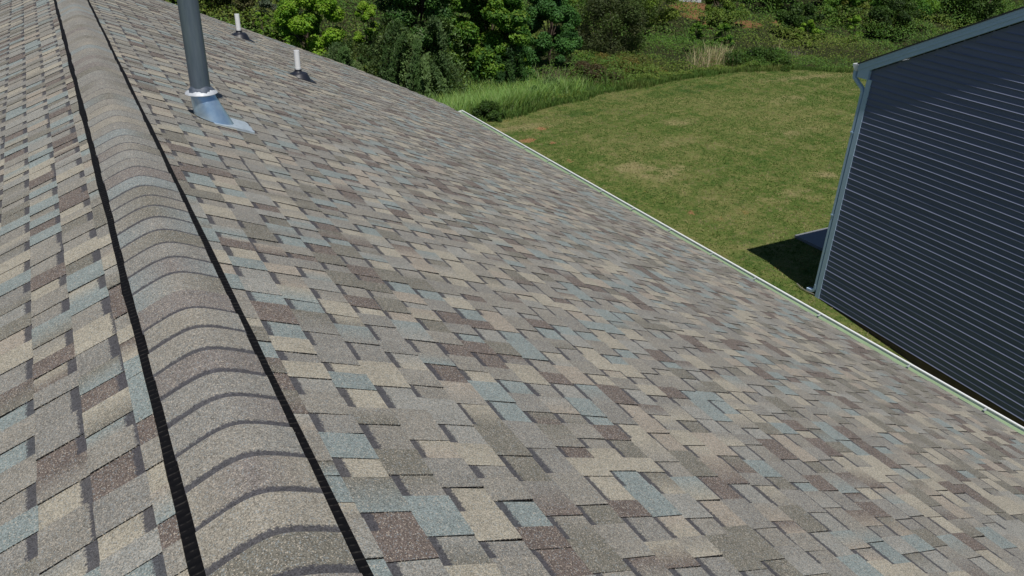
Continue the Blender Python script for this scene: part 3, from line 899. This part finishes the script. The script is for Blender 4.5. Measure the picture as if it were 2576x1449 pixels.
# ================================================================== PLANTS
def unit(v): return v / (np.linalg.norm(v, axis=1, keepdims=True) + 1e-9)
def leaf_quads(C, Nrm, L, Wd, r_, droop=None):
    """rhombic leaves, centre C, facing Nrm, half length L, half width Wd"""
    n = len(C)
    t = unit(np.cross(Nrm, r_.normal(size=(n, 3))))
    if droop is not None:
        t = unit(t * (1 - droop) + np.array([0, 0, -1.0]) * droop)
    b = unit(np.cross(Nrm, t))
    L = np.asarray(L).reshape(-1, 1) * np.ones((n, 1)); Wd = np.asarray(Wd).reshape(-1, 1) * np.ones((n, 1))
    V = np.empty((n, 4, 3))
    V[:, 0] = C - t * L; V[:, 1] = C + b * Wd - t * L * 0.15; V[:, 2] = C + t * L; V[:, 3] = C - b * Wd - t * L * 0.15
    return V.reshape(-1, 3)

def crown(cx, cy, z0, h, r, cols, n_leaf, leaf, seed, clumps=40, shape='round', droop=0.0, fill=0.55, tips=None, tip_frac=0.12):
    """clumps spread through an uneven crown; every clump is a puff of leaves"""
    r_ = np.random.default_rng(seed)
    th = r_.uniform(0, 2 * PI, clumps); u = r_.uniform(0, 1, clumps) ** 0.75
    if shape == 'round':      prof = np.sqrt(np.clip(1 - (2 * (u - 0.48)) ** 2 * 0.92, 0.02, 1))
    elif shape == 'cone':     prof = 1.05 * (1 - u) ** 0.75 + 0.12
    elif shape == 'column':   prof = 0.8 * np.sqrt(np.clip(1 - (2 * (u - 0.5)) ** 4, 0.05, 1))
    else:                     prof = np.sqrt(np.clip(1 - u ** 2, 0.05, 1))       # mound
    lump = 1 + 0.28 * np.sin(th * 3 + seed) + 0.18 * np.sin(th * 5 + 2 * seed + u * 6)
    rad = r * prof * lump * r_.uniform(fill, 1.0, clumps)
    cc = np.stack([cx + rad * np.cos(th), cy + rad * np.sin(th), z0 + h * (0.04 + 0.92 * u)], -1)
    cs = r * r_.uniform(0.13, 0.30, clumps)
    idx = r_.choice(clumps, n_leaf, p=(cs ** 2) / np.sum(cs ** 2))
    d = unit(r_.normal(size=(n_leaf, 3)))
    rr = cs[idx] * r_.uniform(0.45, 1.08, n_leaf) ** 0.6
    sc3 = np.array([1.0, 1.0, 0.75 + droop * 1.6])
    C = cc[idx] + d * rr[:, None] * sc3
    if droop > 0:
        C[:, 2] -= np.abs(r_.normal(size=n_leaf)) * droop * 0.35 * r
    gmin = gz(C[:, 0], C[:, 1]) + 0.01
    C[:, 2] = np.maximum(C[:, 2], gmin + r_.uniform(0, 0.08, n_leaf))
    Nn = unit(d * 0.7 + np.array([0, 0, 0.55]) + r_.normal(size=(n_leaf, 3)) * 0.55)
    ls = leaf * r_.uniform(0.65, 1.35, n_leaf)
    V = leaf_quads(C, Nn, ls, ls * (0.5 if droop < 0.2 else 0.3), r_, droop if droop > 0 else None)
    base = np.array(cols)
    ci = r_.integers(0, len(base), clumps)[idx]
    swap = r_.random(n_leaf) < 0.3
    ci = np.where(swap, r_.integers(0, len(base), n_leaf), ci)
    col = base[ci] * r_.uniform(0.75, 1.3, n_leaf)[:, None]
    if tips is not None:
        outer = (d[:, 2] > 0.35) & (rr > cs[idx] * 0.8) & (r_.random(n_leaf) < tip_frac * 4)
        col[outer] = np.array(tips) * r_.uniform(0.8, 1.2, outer.sum())[:, None]
    return V, col, cc

def frond_bush(cx, cy, z0, h, r, cols, n_leaf, leaf, seed, fronds):
    """arching boughs that rise from the middle and hang down at their ends, leaves strung along each"""
    r_ = np.random.default_rng(seed)
    a = r_.uniform(0, 2 * PI, fronds); reach = r * r_.uniform(0.45, 1.1, fronds); apex = h * r_.uniform(0.35, 1.0, fronds)
    idx = r_.integers(0, fronds, n_leaf); t = r_.uniform(0.25, 1.0, n_leaf)
    rad = reach[idx] * t ** 0.8
    z = z0 + apex[idx] * (1 - 1.9 * (t - 0.45) ** 2 * (t > 0.45) - 0.5 * (0.45 - t) * (t < 0.45))
    C = np.stack([cx + rad * np.cos(a[idx]), cy + rad * np.sin(a[idx]), z], -1) + r_.normal(size=(n_leaf, 3)) * np.array([0.075, 0.075, 0.05])
    C[:, 2] -= np.abs(r_.normal(size=n_leaf)) * 0.16
    C[:, 2] = np.maximum(C[:, 2], gz(C[:, 0], C[:, 1]) + 0.02)
    out = np.stack([np.cos(a[idx]), np.sin(a[idx]), np.full(n_leaf, 0.7)], -1)
    Nn = unit(out + r_.normal(size=(n_leaf, 3)) * 0.5)
    ls = leaf * r_.uniform(0.65, 1.35, n_leaf)
    V = leaf_quads(C, Nn, ls, ls * 0.34, r_, 0.45)
    base = np.array(cols)[r_.integers(0, len(cols), fronds)] * r_.uniform(0.5, 1.5, fronds)[:, None]
    col = base[idx] * r_.uniform(0.75, 1.25, n_leaf)[:, None]
    cc = np.stack([cx + reach * 0.5 * np.cos(a), cy + reach * 0.5 * np.sin(a), z0 + apex * 0.85], -1)
    return V, col, cc

def trunk_mesh(cx, cy, z0, h, cc, seed, r0=0.07, nb=9):
    rt = random.Random(seed)
    mb = MB()
    lean = (rt.uniform(-0.08, 0.08) * h, rt.uniform(-0.08, 0.08) * h)
    P = [(cx + lean[0] * t * t, cy + lean[1] * t * t, z0 - 0.1 + (h * 0.78 + 0.1) * t) for t in (0, 0.12, 0.3, 0.5, 0.75, 1.0)]
    tube(mb, P, [r0 * 1.5, r0 * 1.1, r0 * 0.9, r0 * 0.7, r0 * 0.4, r0 * 0.12], 8)
    order = list(range(len(cc))); rt.shuffle(order)
    for i in order[:nb]:
        e = Vector(cc[i]); t = rt.uniform(0.15, 0.65)
        s = Vector((cx + lean[0] * t * t, cy + lean[1] * t * t, z0 + h * 0.78 * t))
        if e.z < s.z: s.z = max(z0 + 0.05, e.z - 0.1 * h)
        m = (s + e) / 2 + Vector((0, 0, 0.05 * h))
        tube(mb, [s, m, e], [r0 * 0.45, r0 * 0.28, r0 * 0.08], 6)
    return mb

YG = [(0.145, 0.293, 0.020), (0.186, 0.341, 0.024), (0.103, 0.229, 0.020), (0.221, 0.372, 0.033)]
MGR = [(0.069, 0.167, 0.020), (0.094, 0.206, 0.022), (0.049, 0.134, 0.020), (0.117, 0.229, 0.024)]
DGR = [(0.036, 0.103, 0.022), (0.053, 0.134, 0.026), (0.028, 0.079, 0.020), (0.067, 0.150, 0.033)]
GRG = [(0.097, 0.158, 0.050), (0.069, 0.124, 0.040), (0.124, 0.182, 0.061), (0.053, 0.104, 0.026)]
BRN = [(0.063, 0.088, 0.029), (0.047, 0.066, 0.022), (0.085, 0.098, 0.037), (0.069, 0.110, 0.026)]
OLV = [(0.124, 0.198, 0.024), (0.097, 0.167, 0.020), (0.159, 0.222, 0.033), (0.083, 0.134, 0.024)]
DKR = [(0.039, 0.083, 0.015), (0.055, 0.114, 0.020), (0.028, 0.058, 0.013), (0.071, 0.127, 0.024)]
YOL = [(0.179, 0.222, 0.035), (0.138, 0.190, 0.029), (0.207, 0.229, 0.044)]
ORG = [(0.150, 0.150, 0.040), (0.110, 0.135, 0.035), (0.200, 0.140, 0.040), (0.090, 0.125, 0.030), (0.130, 0.150, 0.035)]

# name, category, label, x, y, height, radius, palette, leaves, leaf size, clumps, shape, droop, tips
PLANTS = [
 ('tree', 'tree', 'big dark green tree with drooping grey-green boughs behind the far roof corner', 12.7, 31.2, 7.2, 2.05, DGR, 34000, 0.085, 95, 'column', 0.0, (0.10, 0.15, 0.06), True),
 ('shrub', 'shrub', 'grey-green shrub with drooping fronds under the front of the big dark tree', 12.1, 29.5, 3.4, 2.1, GRG, 20000, 0.070, 60, 'frond', 0.55, None, False),
 ('shrub', 'shrub', 'bright yellow-green bush rising behind the roof edge beyond the two vent pipes', 9.3, 35.6, 3.0, 1.75, YG, 15000, 0.085, 42, 'round', 0.0, (0.20, 0.30, 0.04), False),
 ('shrub', 'shrub', 'small bright yellow-green bush just right of the farther white vent pipe', 8.0, 37.9, 1.8, 0.62, YG, 4200, 0.080, 18, 'round', 0.0, (0.20, 0.30, 0.04), False),
 ('shrub', 'shrub', 'narrow lime-green bush against the left side of the big dark tree', 11.9, 34.6, 3.2, 0.72, YG, 6500, 0.085, 26, 'column', 0.0, (0.22, 0.32, 0.04), False),
 ('shrub', 'shrub', 'low dusty grey-green bush hugging the roof edge left of the big dark tree', 10.3, 32.4, 2.0, 1.9, GRG, 12000, 0.065, 45, 'frond', 0.2, None, False),
 ('tree', 'tree', 'leafy mid-green tree with light leaf tips right of the big dark tree', 16.0, 31.0, 4.3, 1.95, MGR, 34000, 0.095, 80, 'column', 0.0, (0.15, 0.24, 0.03), True),
 ('shrub', 'shrub', 'drooping dark green shrub at the shaded foot of the leafy mid-green tree', 16.1, 29.7, 2.1, 1.50, DGR, 10000, 0.065, 36, 'frond', 0.6, None, False),
 ('tree', 'tree', 'dark green bushy tree between the mid-green tree and the brown thicket', 20.1, 32.6, 3.9, 1.65, [(0.045, 0.130, 0.026), (0.062, 0.160, 0.032), (0.034, 0.100, 0.024)], 26000, 0.085, 64, 'cone', 0.0, (0.06, 0.15, 0.04), True),
 ('shrub', 'shrub', 'dull brown-green twiggy thicket right of the dark green bushy tree', 24.7, 34.0, 3.3, 1.95, BRN, 16000, 0.065, 60, 'round', 0.15, None, False),
 ('sapling', 'sapling', 'slender glossy green sapling just left of the rounder sapling, above the dry reeds', 30.5, 34.1, 1.55, 0.46, MGR, 2600, 0.085, 16, 'column', 0.0, (0.17, 0.28, 0.04), True),
 ('sapling', 'sapling', 'round glossy green sapling with lime leaf tips above the dry reeds', 31.6, 33.2, 1.55, 0.72, MGR, 4200, 0.090, 20, 'round', 0.0, (0.18, 0.30, 0.04), True),
 ('sapling', 'sapling', 'lime-green sapling halfway between the dry reeds and the eave of the navy house', 37.3, 32.6, 1.4, 0.60, YG, 2800, 0.085, 16, 'round', 0.0, (0.18, 0.28, 0.04), True),
 ('sapling', 'sapling', 'bright green sapling closest to the gutter end of the navy house', 40.5, 31.9, 1.5, 0.62, YG, 3000, 0.085, 16, 'column', 0.0, (0.17, 0.26, 0.04), True),
 ('shrub', 'shrub', 'small lime-topped bush at the right foot of the mid-green tree', 17.5, 30.6, 1.2, 0.42, YG, 2400, 0.075, 12, 'column', 0.0, (0.18, 0.26, 0.04), False),
 ('shrub', 'shrub', 'olive-green feathery shrub behind and right of the brown thicket', 30.2, 38.6, 3.4, 1.9, OLV, 14000, 0.080, 50, 'round', 0.0, None, False),
 ('shrub', 'shrub', 'bright olive shrub above the brown thicket at the top of the photo', 28.4, 42.0, 3.2, 2.0, OLV, 12000, 0.085, 45, 'round', 0.0, (0.15, 0.20, 0.03), False),
 ('shrub', 'shrub', 'yellow-olive shrub behind the gap between the mid-green and dark green trees', 20.6, 40.0, 3.6, 1.6, YOL, 10000, 0.085, 40, 'round', 0.0, None, False),
 ('shrub', 'shrub', 'dark bramble mound behind the lime-green sapling', 38.6, 34.3, 1.7, 1.5, DKR, 9000, 0.080, 34, 'mound', 0.0, None, False),
 ('shrub', 'shrub', 'nearly black-green shrub above the gutter end of the navy house', 44.0, 32.6, 2.4, 1.9, DKR, 12000, 0.085, 42, 'round', 0.0, None, False),
 ('shrub', 'shrub', 'dark green shrub farthest right, just over the rake of the navy house', 51.5, 31.5, 2.8, 2.3, DKR, 13000, 0.09, 44, 'round', 0.0, (0.07, 0.12, 0.03), False),
 ('shrub', 'shrub', 'green rounded shrub between the two darkest shrubs above the navy house', 48.2, 34.5, 2.6, 1.9, MGR, 11000, 0.085, 40, 'round', 0.0, None, False),
 ('shrub', 'shrub', 'yellow-olive wispy shrub on the clay bank above the bright green sapling', 45.5, 37.2, 2.9, 1.6, YOL, 9000, 0.085, 36, 'round', 0.1, None, False),
 ('shrub', 'shrub', 'pale green feathery shrub just left of the larger red clay patches', 35.2, 37.6, 2.0, 1.2, OLV, 7500, 0.075, 30, 'round', 0.1, None, False),
 ('shrub', 'shrub', 'dark leafy shrub at the top left, behind the flue pipe', 5.6, 44.0, 3.0, 2.0, DKR, 11000, 0.085, 40, 'round', 0.0, None, False),
 ('shrub', 'shrub', 'olive-brown shrub behind the farther white vent pipe', 7.3, 41.6, 2.4, 1.6, [(0.075, 0.095, 0.022), (0.055, 0.075, 0.020), (0.095, 0.095, 0.035)], 9000, 0.08, 36, 'round', 0.0, None, False),
 ('shrub', 'shrub', 'grey-green willowy shrub left of the bright yellow-green bush', 9.2, 39.0, 2.6, 1.1, [(0.075, 0.11, 0.065), (0.05, 0.085, 0.04), (0.095, 0.125, 0.08)], 7000, 0.075, 28, 'round', 0.0, None, False),
 ('shrub', 'shrub', 'low dark leafy mat spilling onto the lawn edge below the dry reeds', 29.8, 28.3, 0.75, 1.7, DKR + MGR[:1], 9000, 0.06, 36, 'mound', 0.0, None, False),
 ('shrub', 'shrub', 'rusty orange-tinged weed clump above the middle of the lawn edge', 23.2, 30.9, 0.6, 1.7, ORG, 7000, 0.05, 46, 'mound', 0.0, None, False),
 ('shrub', 'shrub', 'reddish-brown weed clump left of the rusty orange weeds', 20.0, 29.2, 0.85, 1.2, [(0.075, 0.06, 0.03), (0.10, 0.075, 0.035), (0.06, 0.07, 0.025)], 6500, 0.06, 28, 'mound', 0.0, None, False),
 ('shrub', 'shrub', 'dark bush growing out of the tall pale grass beside the gutter end', 12.7, 24.55, 0.62, 0.62, DKR, 4500, 0.045, 34, 'mound', 0.0, None, False),
 ('shrub', 'shrub', 'small dark leafy bush on the lawn edge right of the tall pale grass', 15.6, 26.5, 0.75, 0.55, DGR, 3600, 0.045, 18, 'mound', 0.0, None, False),
 ('shrub', 'shrub', 'small dusty bush just behind the lawn edge below the reddish-brown weeds', 17.0, 27.5, 0.8, 0.65, GRG, 3800, 0.05, 18, 'mound', 0.0, None, False),
 ('shrub', 'shrub', 'wide olive-green shrub between the feathery olive shrub and the white shed', 30.6, 41.6, 3.0, 1.6, OLV, 12000, 0.08, 46, 'round', 0.0, None, False),
 ('shrub', 'shrub', 'tall olive shrub behind the red clay patches at the top edge of the photo', 41.6, 39.8, 4.0, 2.4, OLV, 14000, 0.085, 50, 'round', 0.0, None, False),
 ('shrub', 'shrub', 'dark green shrub right behind the nearly black-green one', 47.0, 38.0, 3.6, 2.2, DKR, 13000, 0.085, 46, 'round', 0.0, None, False),
 ('shrub', 'shrub', 'broad dark green shrub at the top edge above the right end of the rake', 54.5, 35.0, 3.6, 2.6, DKR, 14000, 0.09, 50, 'round', 0.0, None, False),
 ('shrub', 'shrub', 'leafy green shrub behind the wide gap over the lime-green sapling', 43.4, 34.9, 2.2, 1.5, MGR, 9000, 0.08, 36, 'round', 0.0, None, False),
]
for i, (nm, cat, lab, x, y, h, r, pal, nl, ls, cl, shp, dr, tips, has_trunk) in enumerate(PLANTS):
    z0 = float(gz(x, y))
    if shp == 'frond': V, C, cc = frond_bush(x, y, z0, h, r, pal, nl, ls, 100 + i, cl)
    else: V, C, cc = crown(x, y, z0 + (0.05 * h if has_trunk else 0), h, r, pal, int(nl * 1.6), ls * 0.76, 100 + i, cl, shp, dr, tips=tips)
    t = empty(nm, (x, y, z0), lab, cat)
    np_mesh('crown' if has_trunk else 'foliage', V, 4, C, M_LEAF, t)
    trunk_mesh(x, y, z0, h, cc, 50 + i, r0=0.03 + 0.012 * h, nb=10).build('trunk' if has_trunk else 'stem', M_BARK, t, smooth=True)

# ------------------------------------------------------------------ grasses
def blades(P, H, Wd, lean, cols, r_, segs=2):
    """narrow bending blades as quads; P base points"""
    n = len(P)
    a = r_.uniform(0, 2 * PI, n)
    side = np.stack([np.cos(a), np.sin(a), np.zeros(n)], -1)
    la = r_.uniform(0, 2 * PI, n)
    ld = np.stack([np.cos(la), np.sin(la), np.zeros(n)], -1) * (lean * r_.uniform(0.2, 1.0, n))[:, None] + np.array([0.06, 0.03, 0]) * lean[:, None]
    H = H.reshape(-1, 1); W_ = Wd.reshape(-1, 1)
    up = np.array([0, 0, 1.0])
    out = []; cols_o = []
    prev = (P - side * W_, P + side * W_)
    for s in range(1, segs + 1):
        t = s / segs
        c = P + up * H * (t - 0.18 * t * t) + ld * H * t * t
        wv = W_ * (1 - t) ** 0.7 + 0.0006
        cur = (c - side * wv, c + side * wv)
        q = np.stack([prev[0], prev[1], cur[1], cur[0]], 1)
        out.append(q); cols_o.append(cols)
        prev = cur
    return np.concatenate(out).reshape(-1, 3), np.concatenate(cols_o)

# tall pale grass in the dip by the gutter end
r_ = np.random.default_rng(3)
n = 15000
px = r_.normal(0, 1, n); py = r_.normal(0, 1, n)
X_ = 14.0 + px * 1.95; Y_ = edge_y(X_) + 0.55 + np.abs(py) * 1.9
P = np.stack([X_, Y_, gz(X_, Y_)], -1)
cols = np.array([(0.25, 0.42, 0.13), (0.20, 0.36, 0.09), (0.31, 0.42, 0.17), (0.16, 0.30, 0.06), (0.27, 0.38, 0.09)])[r_.integers(0, 5, n)] * r_.uniform(0.75, 1.2, n)[:, None]
V, C = blades(P, r_.uniform(0.5, 1.05, n), r_.uniform(0.008, 0.017, n), np.full(n, 0.55), cols, r_, 3)
o = np_mesh('tall_grass', V, 4, C, M_GRASS)
tag(o, 'tall pale green grass standing in the dip behind the gutter end', 'tall grass', kind='stuff')
# rough grass all along the edge of the lawn
n = 60000
X_ = r_.uniform(4, 60, n); d_ = np.abs(r_.normal(0, 1.7, n)) - 0.12 + 0.25 * np.sin(X_ * 1.7) * r_.random(n)
Y_ = edge_y(X_) + d_
P = np.stack([X_, Y_, gz(X_, Y_)], -1)
k = np.sin(X_ * 0.9 + 1.3) + np.sin(X_ * 2.1 + Y_ * 0.8) * 0.7 + r_.normal(0, 0.5, n)
A = np.array([(0.062, 0.115, 0.028), (0.085, 0.125, 0.032), (0.050, 0.088, 0.022)])[r_.integers(0, 3, n)]
B = np.array([(0.125, 0.135, 0.045), (0.145, 0.130, 0.055), (0.100, 0.120, 0.032)])[r_.integers(0, 3, n)]
kk = np.clip(k * 0.5 + 0.4 + (X_ - 34) / 18.0, 0, 1)[:, None]
cols = (A * (1 - kk) + B * kk) * np.array([1.3, 1.4, 1.2]) * r_.uniform(0.75, 1.25, n)[:, None]
V, C = blades(P, r_.uniform(0.08, 0.26, n) + 0.12 * np.clip(k, 0, 2) * r_.random(n), r_.uniform(0.010, 0.022, n), np.full(n, 0.6), cols, r_, 2)
o = np_mesh('rough_grass', V, 4, C, M_GRASS)
tag(o, 'rough unmown grass along the whole far edge of the lawn', 'rough grass', kind='stuff')
# undergrowth over the whole bank: one mass of weeds and brambles
n = 520000
dist = r_.uniform(0, 1, n) ** 1.35 * 44
X_ = r_.uniform(-8, 84, n) ; 
Y_ = edge_y(X_) + 0.35 + dist
h1 = np.sin(X_ * 0.83 + Y_ * 0.31) + np.sin(X_ * 0.37 - Y_ * 0.92 + 2) + np.sin(X_ * 1.9 + Y_ * 1.6) * 0.7 + np.sin(X_ * 3.1 - Y_ * 2.7 + 1) * 0.45
hh = 0.30 + 0.20 * h1 + np.clip(dist / 9, 0, 1) * 0.75 + np.clip((dist - 9) / 12, 0, 1) * (1.0 + 0.35 * np.sin(X_ * 0.45 + Y_ * 0.5))
clayd = np.ones(n)
for cx, cy, r in CLAY:
    clayd = np.minimum(clayd, np.clip((np.hypot(X_ - cx, (Y_ - cy)) / r - 0.35) / 0.9, 0, 1))
tg = np.clip((np.hypot((X_ - 13.8) / 2.6, (Y_ - 25.5) / 2.2)) - 0.55, 0, 1)
keep = (r_.random(n) < clayd * 0.98 + 0.02) & (r_.random(n) < tg + 0.05)
hh = np.clip(hh, 0.06, 2.2) * clayd
zz = gz(X_, Y_) + hh * r_.uniform(0.35, 1.0, n) ** 0.5
C_ = np.stack([X_, Y_, zz], -1)[keep]; X2 = X_[keep]; Y2 = Y_[keep]; d2 = dist[keep]; nk = len(C_)
Nn = unit(np.array([-0.25, -0.35, 0.8]) + r_.normal(size=(nk, 3)) * 0.65)
ls = (0.032 + 0.046 * np.clip(d2 / 25, 0, 1)) * r_.uniform(0.6, 1.5, nk)
V = leaf_quads(C_, Nn, ls, ls * 0.48, r_)
q1 = np.sin(X2 * 0.55 + Y2 * 0.21 + 0.7) + 0.8 * np.sin(X2 * 0.23 - Y2 * 0.61) + 0.5 * np.sin(X2 * 1.3 + Y2 * 1.1) + r_.normal(0, 0.55, nk)
q2 = np.sin(X2 * 0.31 - Y2 * 0.43 + 2.2) + 0.8 * np.sin(X2 * 0.71 + Y2 * 0.63 + 1) + r_.normal(0, 0.6, nk)
G_ = np.array([(0.065, 0.142, 0.022), (0.050, 0.113, 0.018), (0.088, 0.171, 0.024)])[r_.integers(0, 3, nk)]
O_ = np.array([(0.119, 0.171, 0.026), (0.144, 0.177, 0.034), (0.100, 0.145, 0.024)])[r_.integers(0, 3, nk)]
R_ = np.array([(0.100, 0.075, 0.036), (0.060, 0.052, 0.026), (0.125, 0.098, 0.045)])[r_.integers(0, 3, nk)]
a_ = np.clip(q1 * 0.6 + 0.35, 0, 1)[:, None]; b_ = (np.clip(q2 * 0.9 - 1.3, 0, 1) * 0.7)[:, None]
C = ((G_ * (1 - a_) + O_ * a_) * (1 - b_) + R_ * b_) * r_.uniform(0.75, 1.6, nk)[:, None]
o = np_mesh('undergrowth', V, 4, C, M_LEAF)
tag(o, 'tangled green and olive undergrowth covering the bank beyond the lawn', 'undergrowth', kind='stuff')

# dry reeds and dry grass clumps
def reeds(x, y, rad, n, h, label, col, seed, lean=0.35):
    q = np.random.default_rng(seed)
    X_ = x + q.normal(0, rad * 0.5, n); Y_ = y + q.normal(0, rad * 0.35, n)
    P = np.stack([X_, Y_, gz(X_, Y_)], -1)
    cols = np.array(col)[q.integers(0, len(col), n)] * q.uniform(0.8, 1.2, n)[:, None]
    V, C = blades(P, q.uniform(0.5, 1.0, n) * h, q.uniform(0.008, 0.014, n), np.full(n, lean), cols, q, 3)
    o = np_mesh('dry_reeds', V, 4, C, M_DRY)
    tag(o, label, 'reeds')
TANC = [(0.55, 0.48, 0.28), (0.45, 0.38, 0.21), (0.60, 0.53, 0.34)]
reeds(28.4, 30.2, 1.4, 420, 1.6, 'clump of straw-coloured dry reeds below the two glossy saplings', TANC, 1)
reeds(31.6, 29.7, 0.9, 70, 1.6, 'few thin straw-coloured stems just right of the dry reed clump', TANC, 2)
reeds(18.8, 30.0, 1.0, 200, 0.95, 'greyish dry grass tuft in the reddish-brown weeds left of the lawn centre', [(0.22, 0.20, 0.14), (0.28, 0.24, 0.17), (0.16, 0.13, 0.09)], 3)
reeds(33.9, 30.3, 1.0, 120, 0.8, 'grey withered stems between the straw stems and the lime-green sapling', [(0.20, 0.19, 0.15), (0.27, 0.25, 0.19)], 4, 0.6)

# worn spots: straw-dry patches (centre, radii, strength) and bare red clay spots (centre, radius)
# lawn: short tufts over the mown grass
n = 300000
X_ = r_.uniform(5.2, 36, n); Y_ = r_.uniform(5.5, 28, n)
ok = (Y_ < edge_y(X_) + 0.2) & ~((X_ > 12.70 - (9.575 - Y_) * 0.0647) & (Y_ < 9.58)) & ~((X_ > 14.7) & (X_ < 22.0) & (Y_ < 12.05)) & (Y_ > 7.0 + (X_ - 5.3) * 0.0)
X_ = X_[ok]; Y_ = Y_[ok]; n = len(X_)
P = np.stack([X_, Y_, gz(X_, Y_)], -1)
m1 = np.zeros(n)
rq = np.random.default_rng(77)
for fr, am in ((0.35, 0.45), (0.9, 0.45), (2.2, 0.7), (4.5, 0.9), (9.0, 0.9), (16.0, 0.6)):      # patches of several sizes
    for _ in range(4):
        an, ph = rq.uniform(0, 6.283, 2); ff = fr * rq.uniform(0.7, 1.4)
        m1 += am * 0.55 * np.sin(X_ * ff * math.cos(an) + Y_ * ff * math.sin(an) + ph)
m1 = m1 * 1.25 + r_.normal(0, 0.3, n)
clayb = np.zeros(n)
for cx, cy, rx, ry, am in DRY:
    q = ((X_ - cx) / rx) ** 2 + ((Y_ - cy) / ry) ** 2
    q = q * (1 + 0.35 * np.sin(X_ * 7 + Y_ * 3) + 0.35 * np.sin(Y_ * 8 - X_ * 5))
    m1 += am * np.exp(-q * 1.4)
for cx, cy, rr_ in BARE:
    q = (np.hypot(X_ - cx, Y_ - cy) / rr_) * (1 + 0.3 * np.sin(X_ * 9 + Y_ * 4))
    clayb = np.maximum(clayb, np.exp(-q ** 2 * 1.2))
t_ = np.clip(m1 * 0.42 + 0.33, 0, 1)[:, None]
cols = (np.array([0.056, 0.108, 0.020]) * (1 - t_) + np.array([0.255, 0.238, 0.105]) * t_) * r_.uniform(0.8, 1.2, n)[:, None]
dryb = r_.random(n) < np.clip(m1 * 0.22 - 0.10, 0.01, 0.6)
cols[dryb] = np.array([0.24, 0.20, 0.12]) * r_.uniform(0.7, 1.2, dryb.sum())[:, None]
cols = np.where((r_.random(n) < clayb)[:, None], np.array([0.27, 0.15, 0.085]) * r_.uniform(0.8, 1.2, n)[:, None], cols)
V, C = blades(P, r_.uniform(0.014, 0.042, n), r_.uniform(0.009, 0.019, n), np.full(n, 1.5), cols, r_, 1)
o = np_mesh('lawn_grass', V, 4, C, M_GRASS)
tag(o, 'short mown grass, green mixed with straw, covering the side lawn', 'grass', kind='stuff')

# far white shed seen between the shrubs at the top of the picture
sh = empty('shed', (36.5, 42.3, float(gz(36.5, 42.3))), 'white metal shed standing on the bank at the top edge of the photo', 'shed')
mb = MB()
zb = float(gz(36.5, 42.3))
ang = math.radians(-35)
def rot(x, y, z): return (36.5 + x * math.cos(ang) - y * math.sin(ang), 42.3 + x * math.sin(ang) + y * math.cos(ang), zb + z)
def rbox(mb, x0, x1, y0, y1, z0, z1):
    p = [rot(x, y, z) for x in (x0, x1) for y in (y0, y1) for z in (z0, z1)]
    for q in ((0, 1, 3, 2), (4, 6, 7, 5), (0, 4, 5, 1), (2, 3, 7, 6), (0, 2, 6, 4), (1, 5, 7, 3)): mb.poly([p[i] for i in q])
rbox(mb, -1.0, 1.0, 0, 1.8, -0.4, 2.0)
mb.build('wall', M_SHEET, sh)
mb = MB(); rbox(mb, -1.1, 1.1, -0.1, 1.9, 2.003, 2.1); mb.build('roof', M_SHEET, sh)
mb = MB(); rbox(mb, 0.28, 0.31, -0.02, -0.003, 0.05, 1.95); mb.build('seam', M_SEAL, sh)
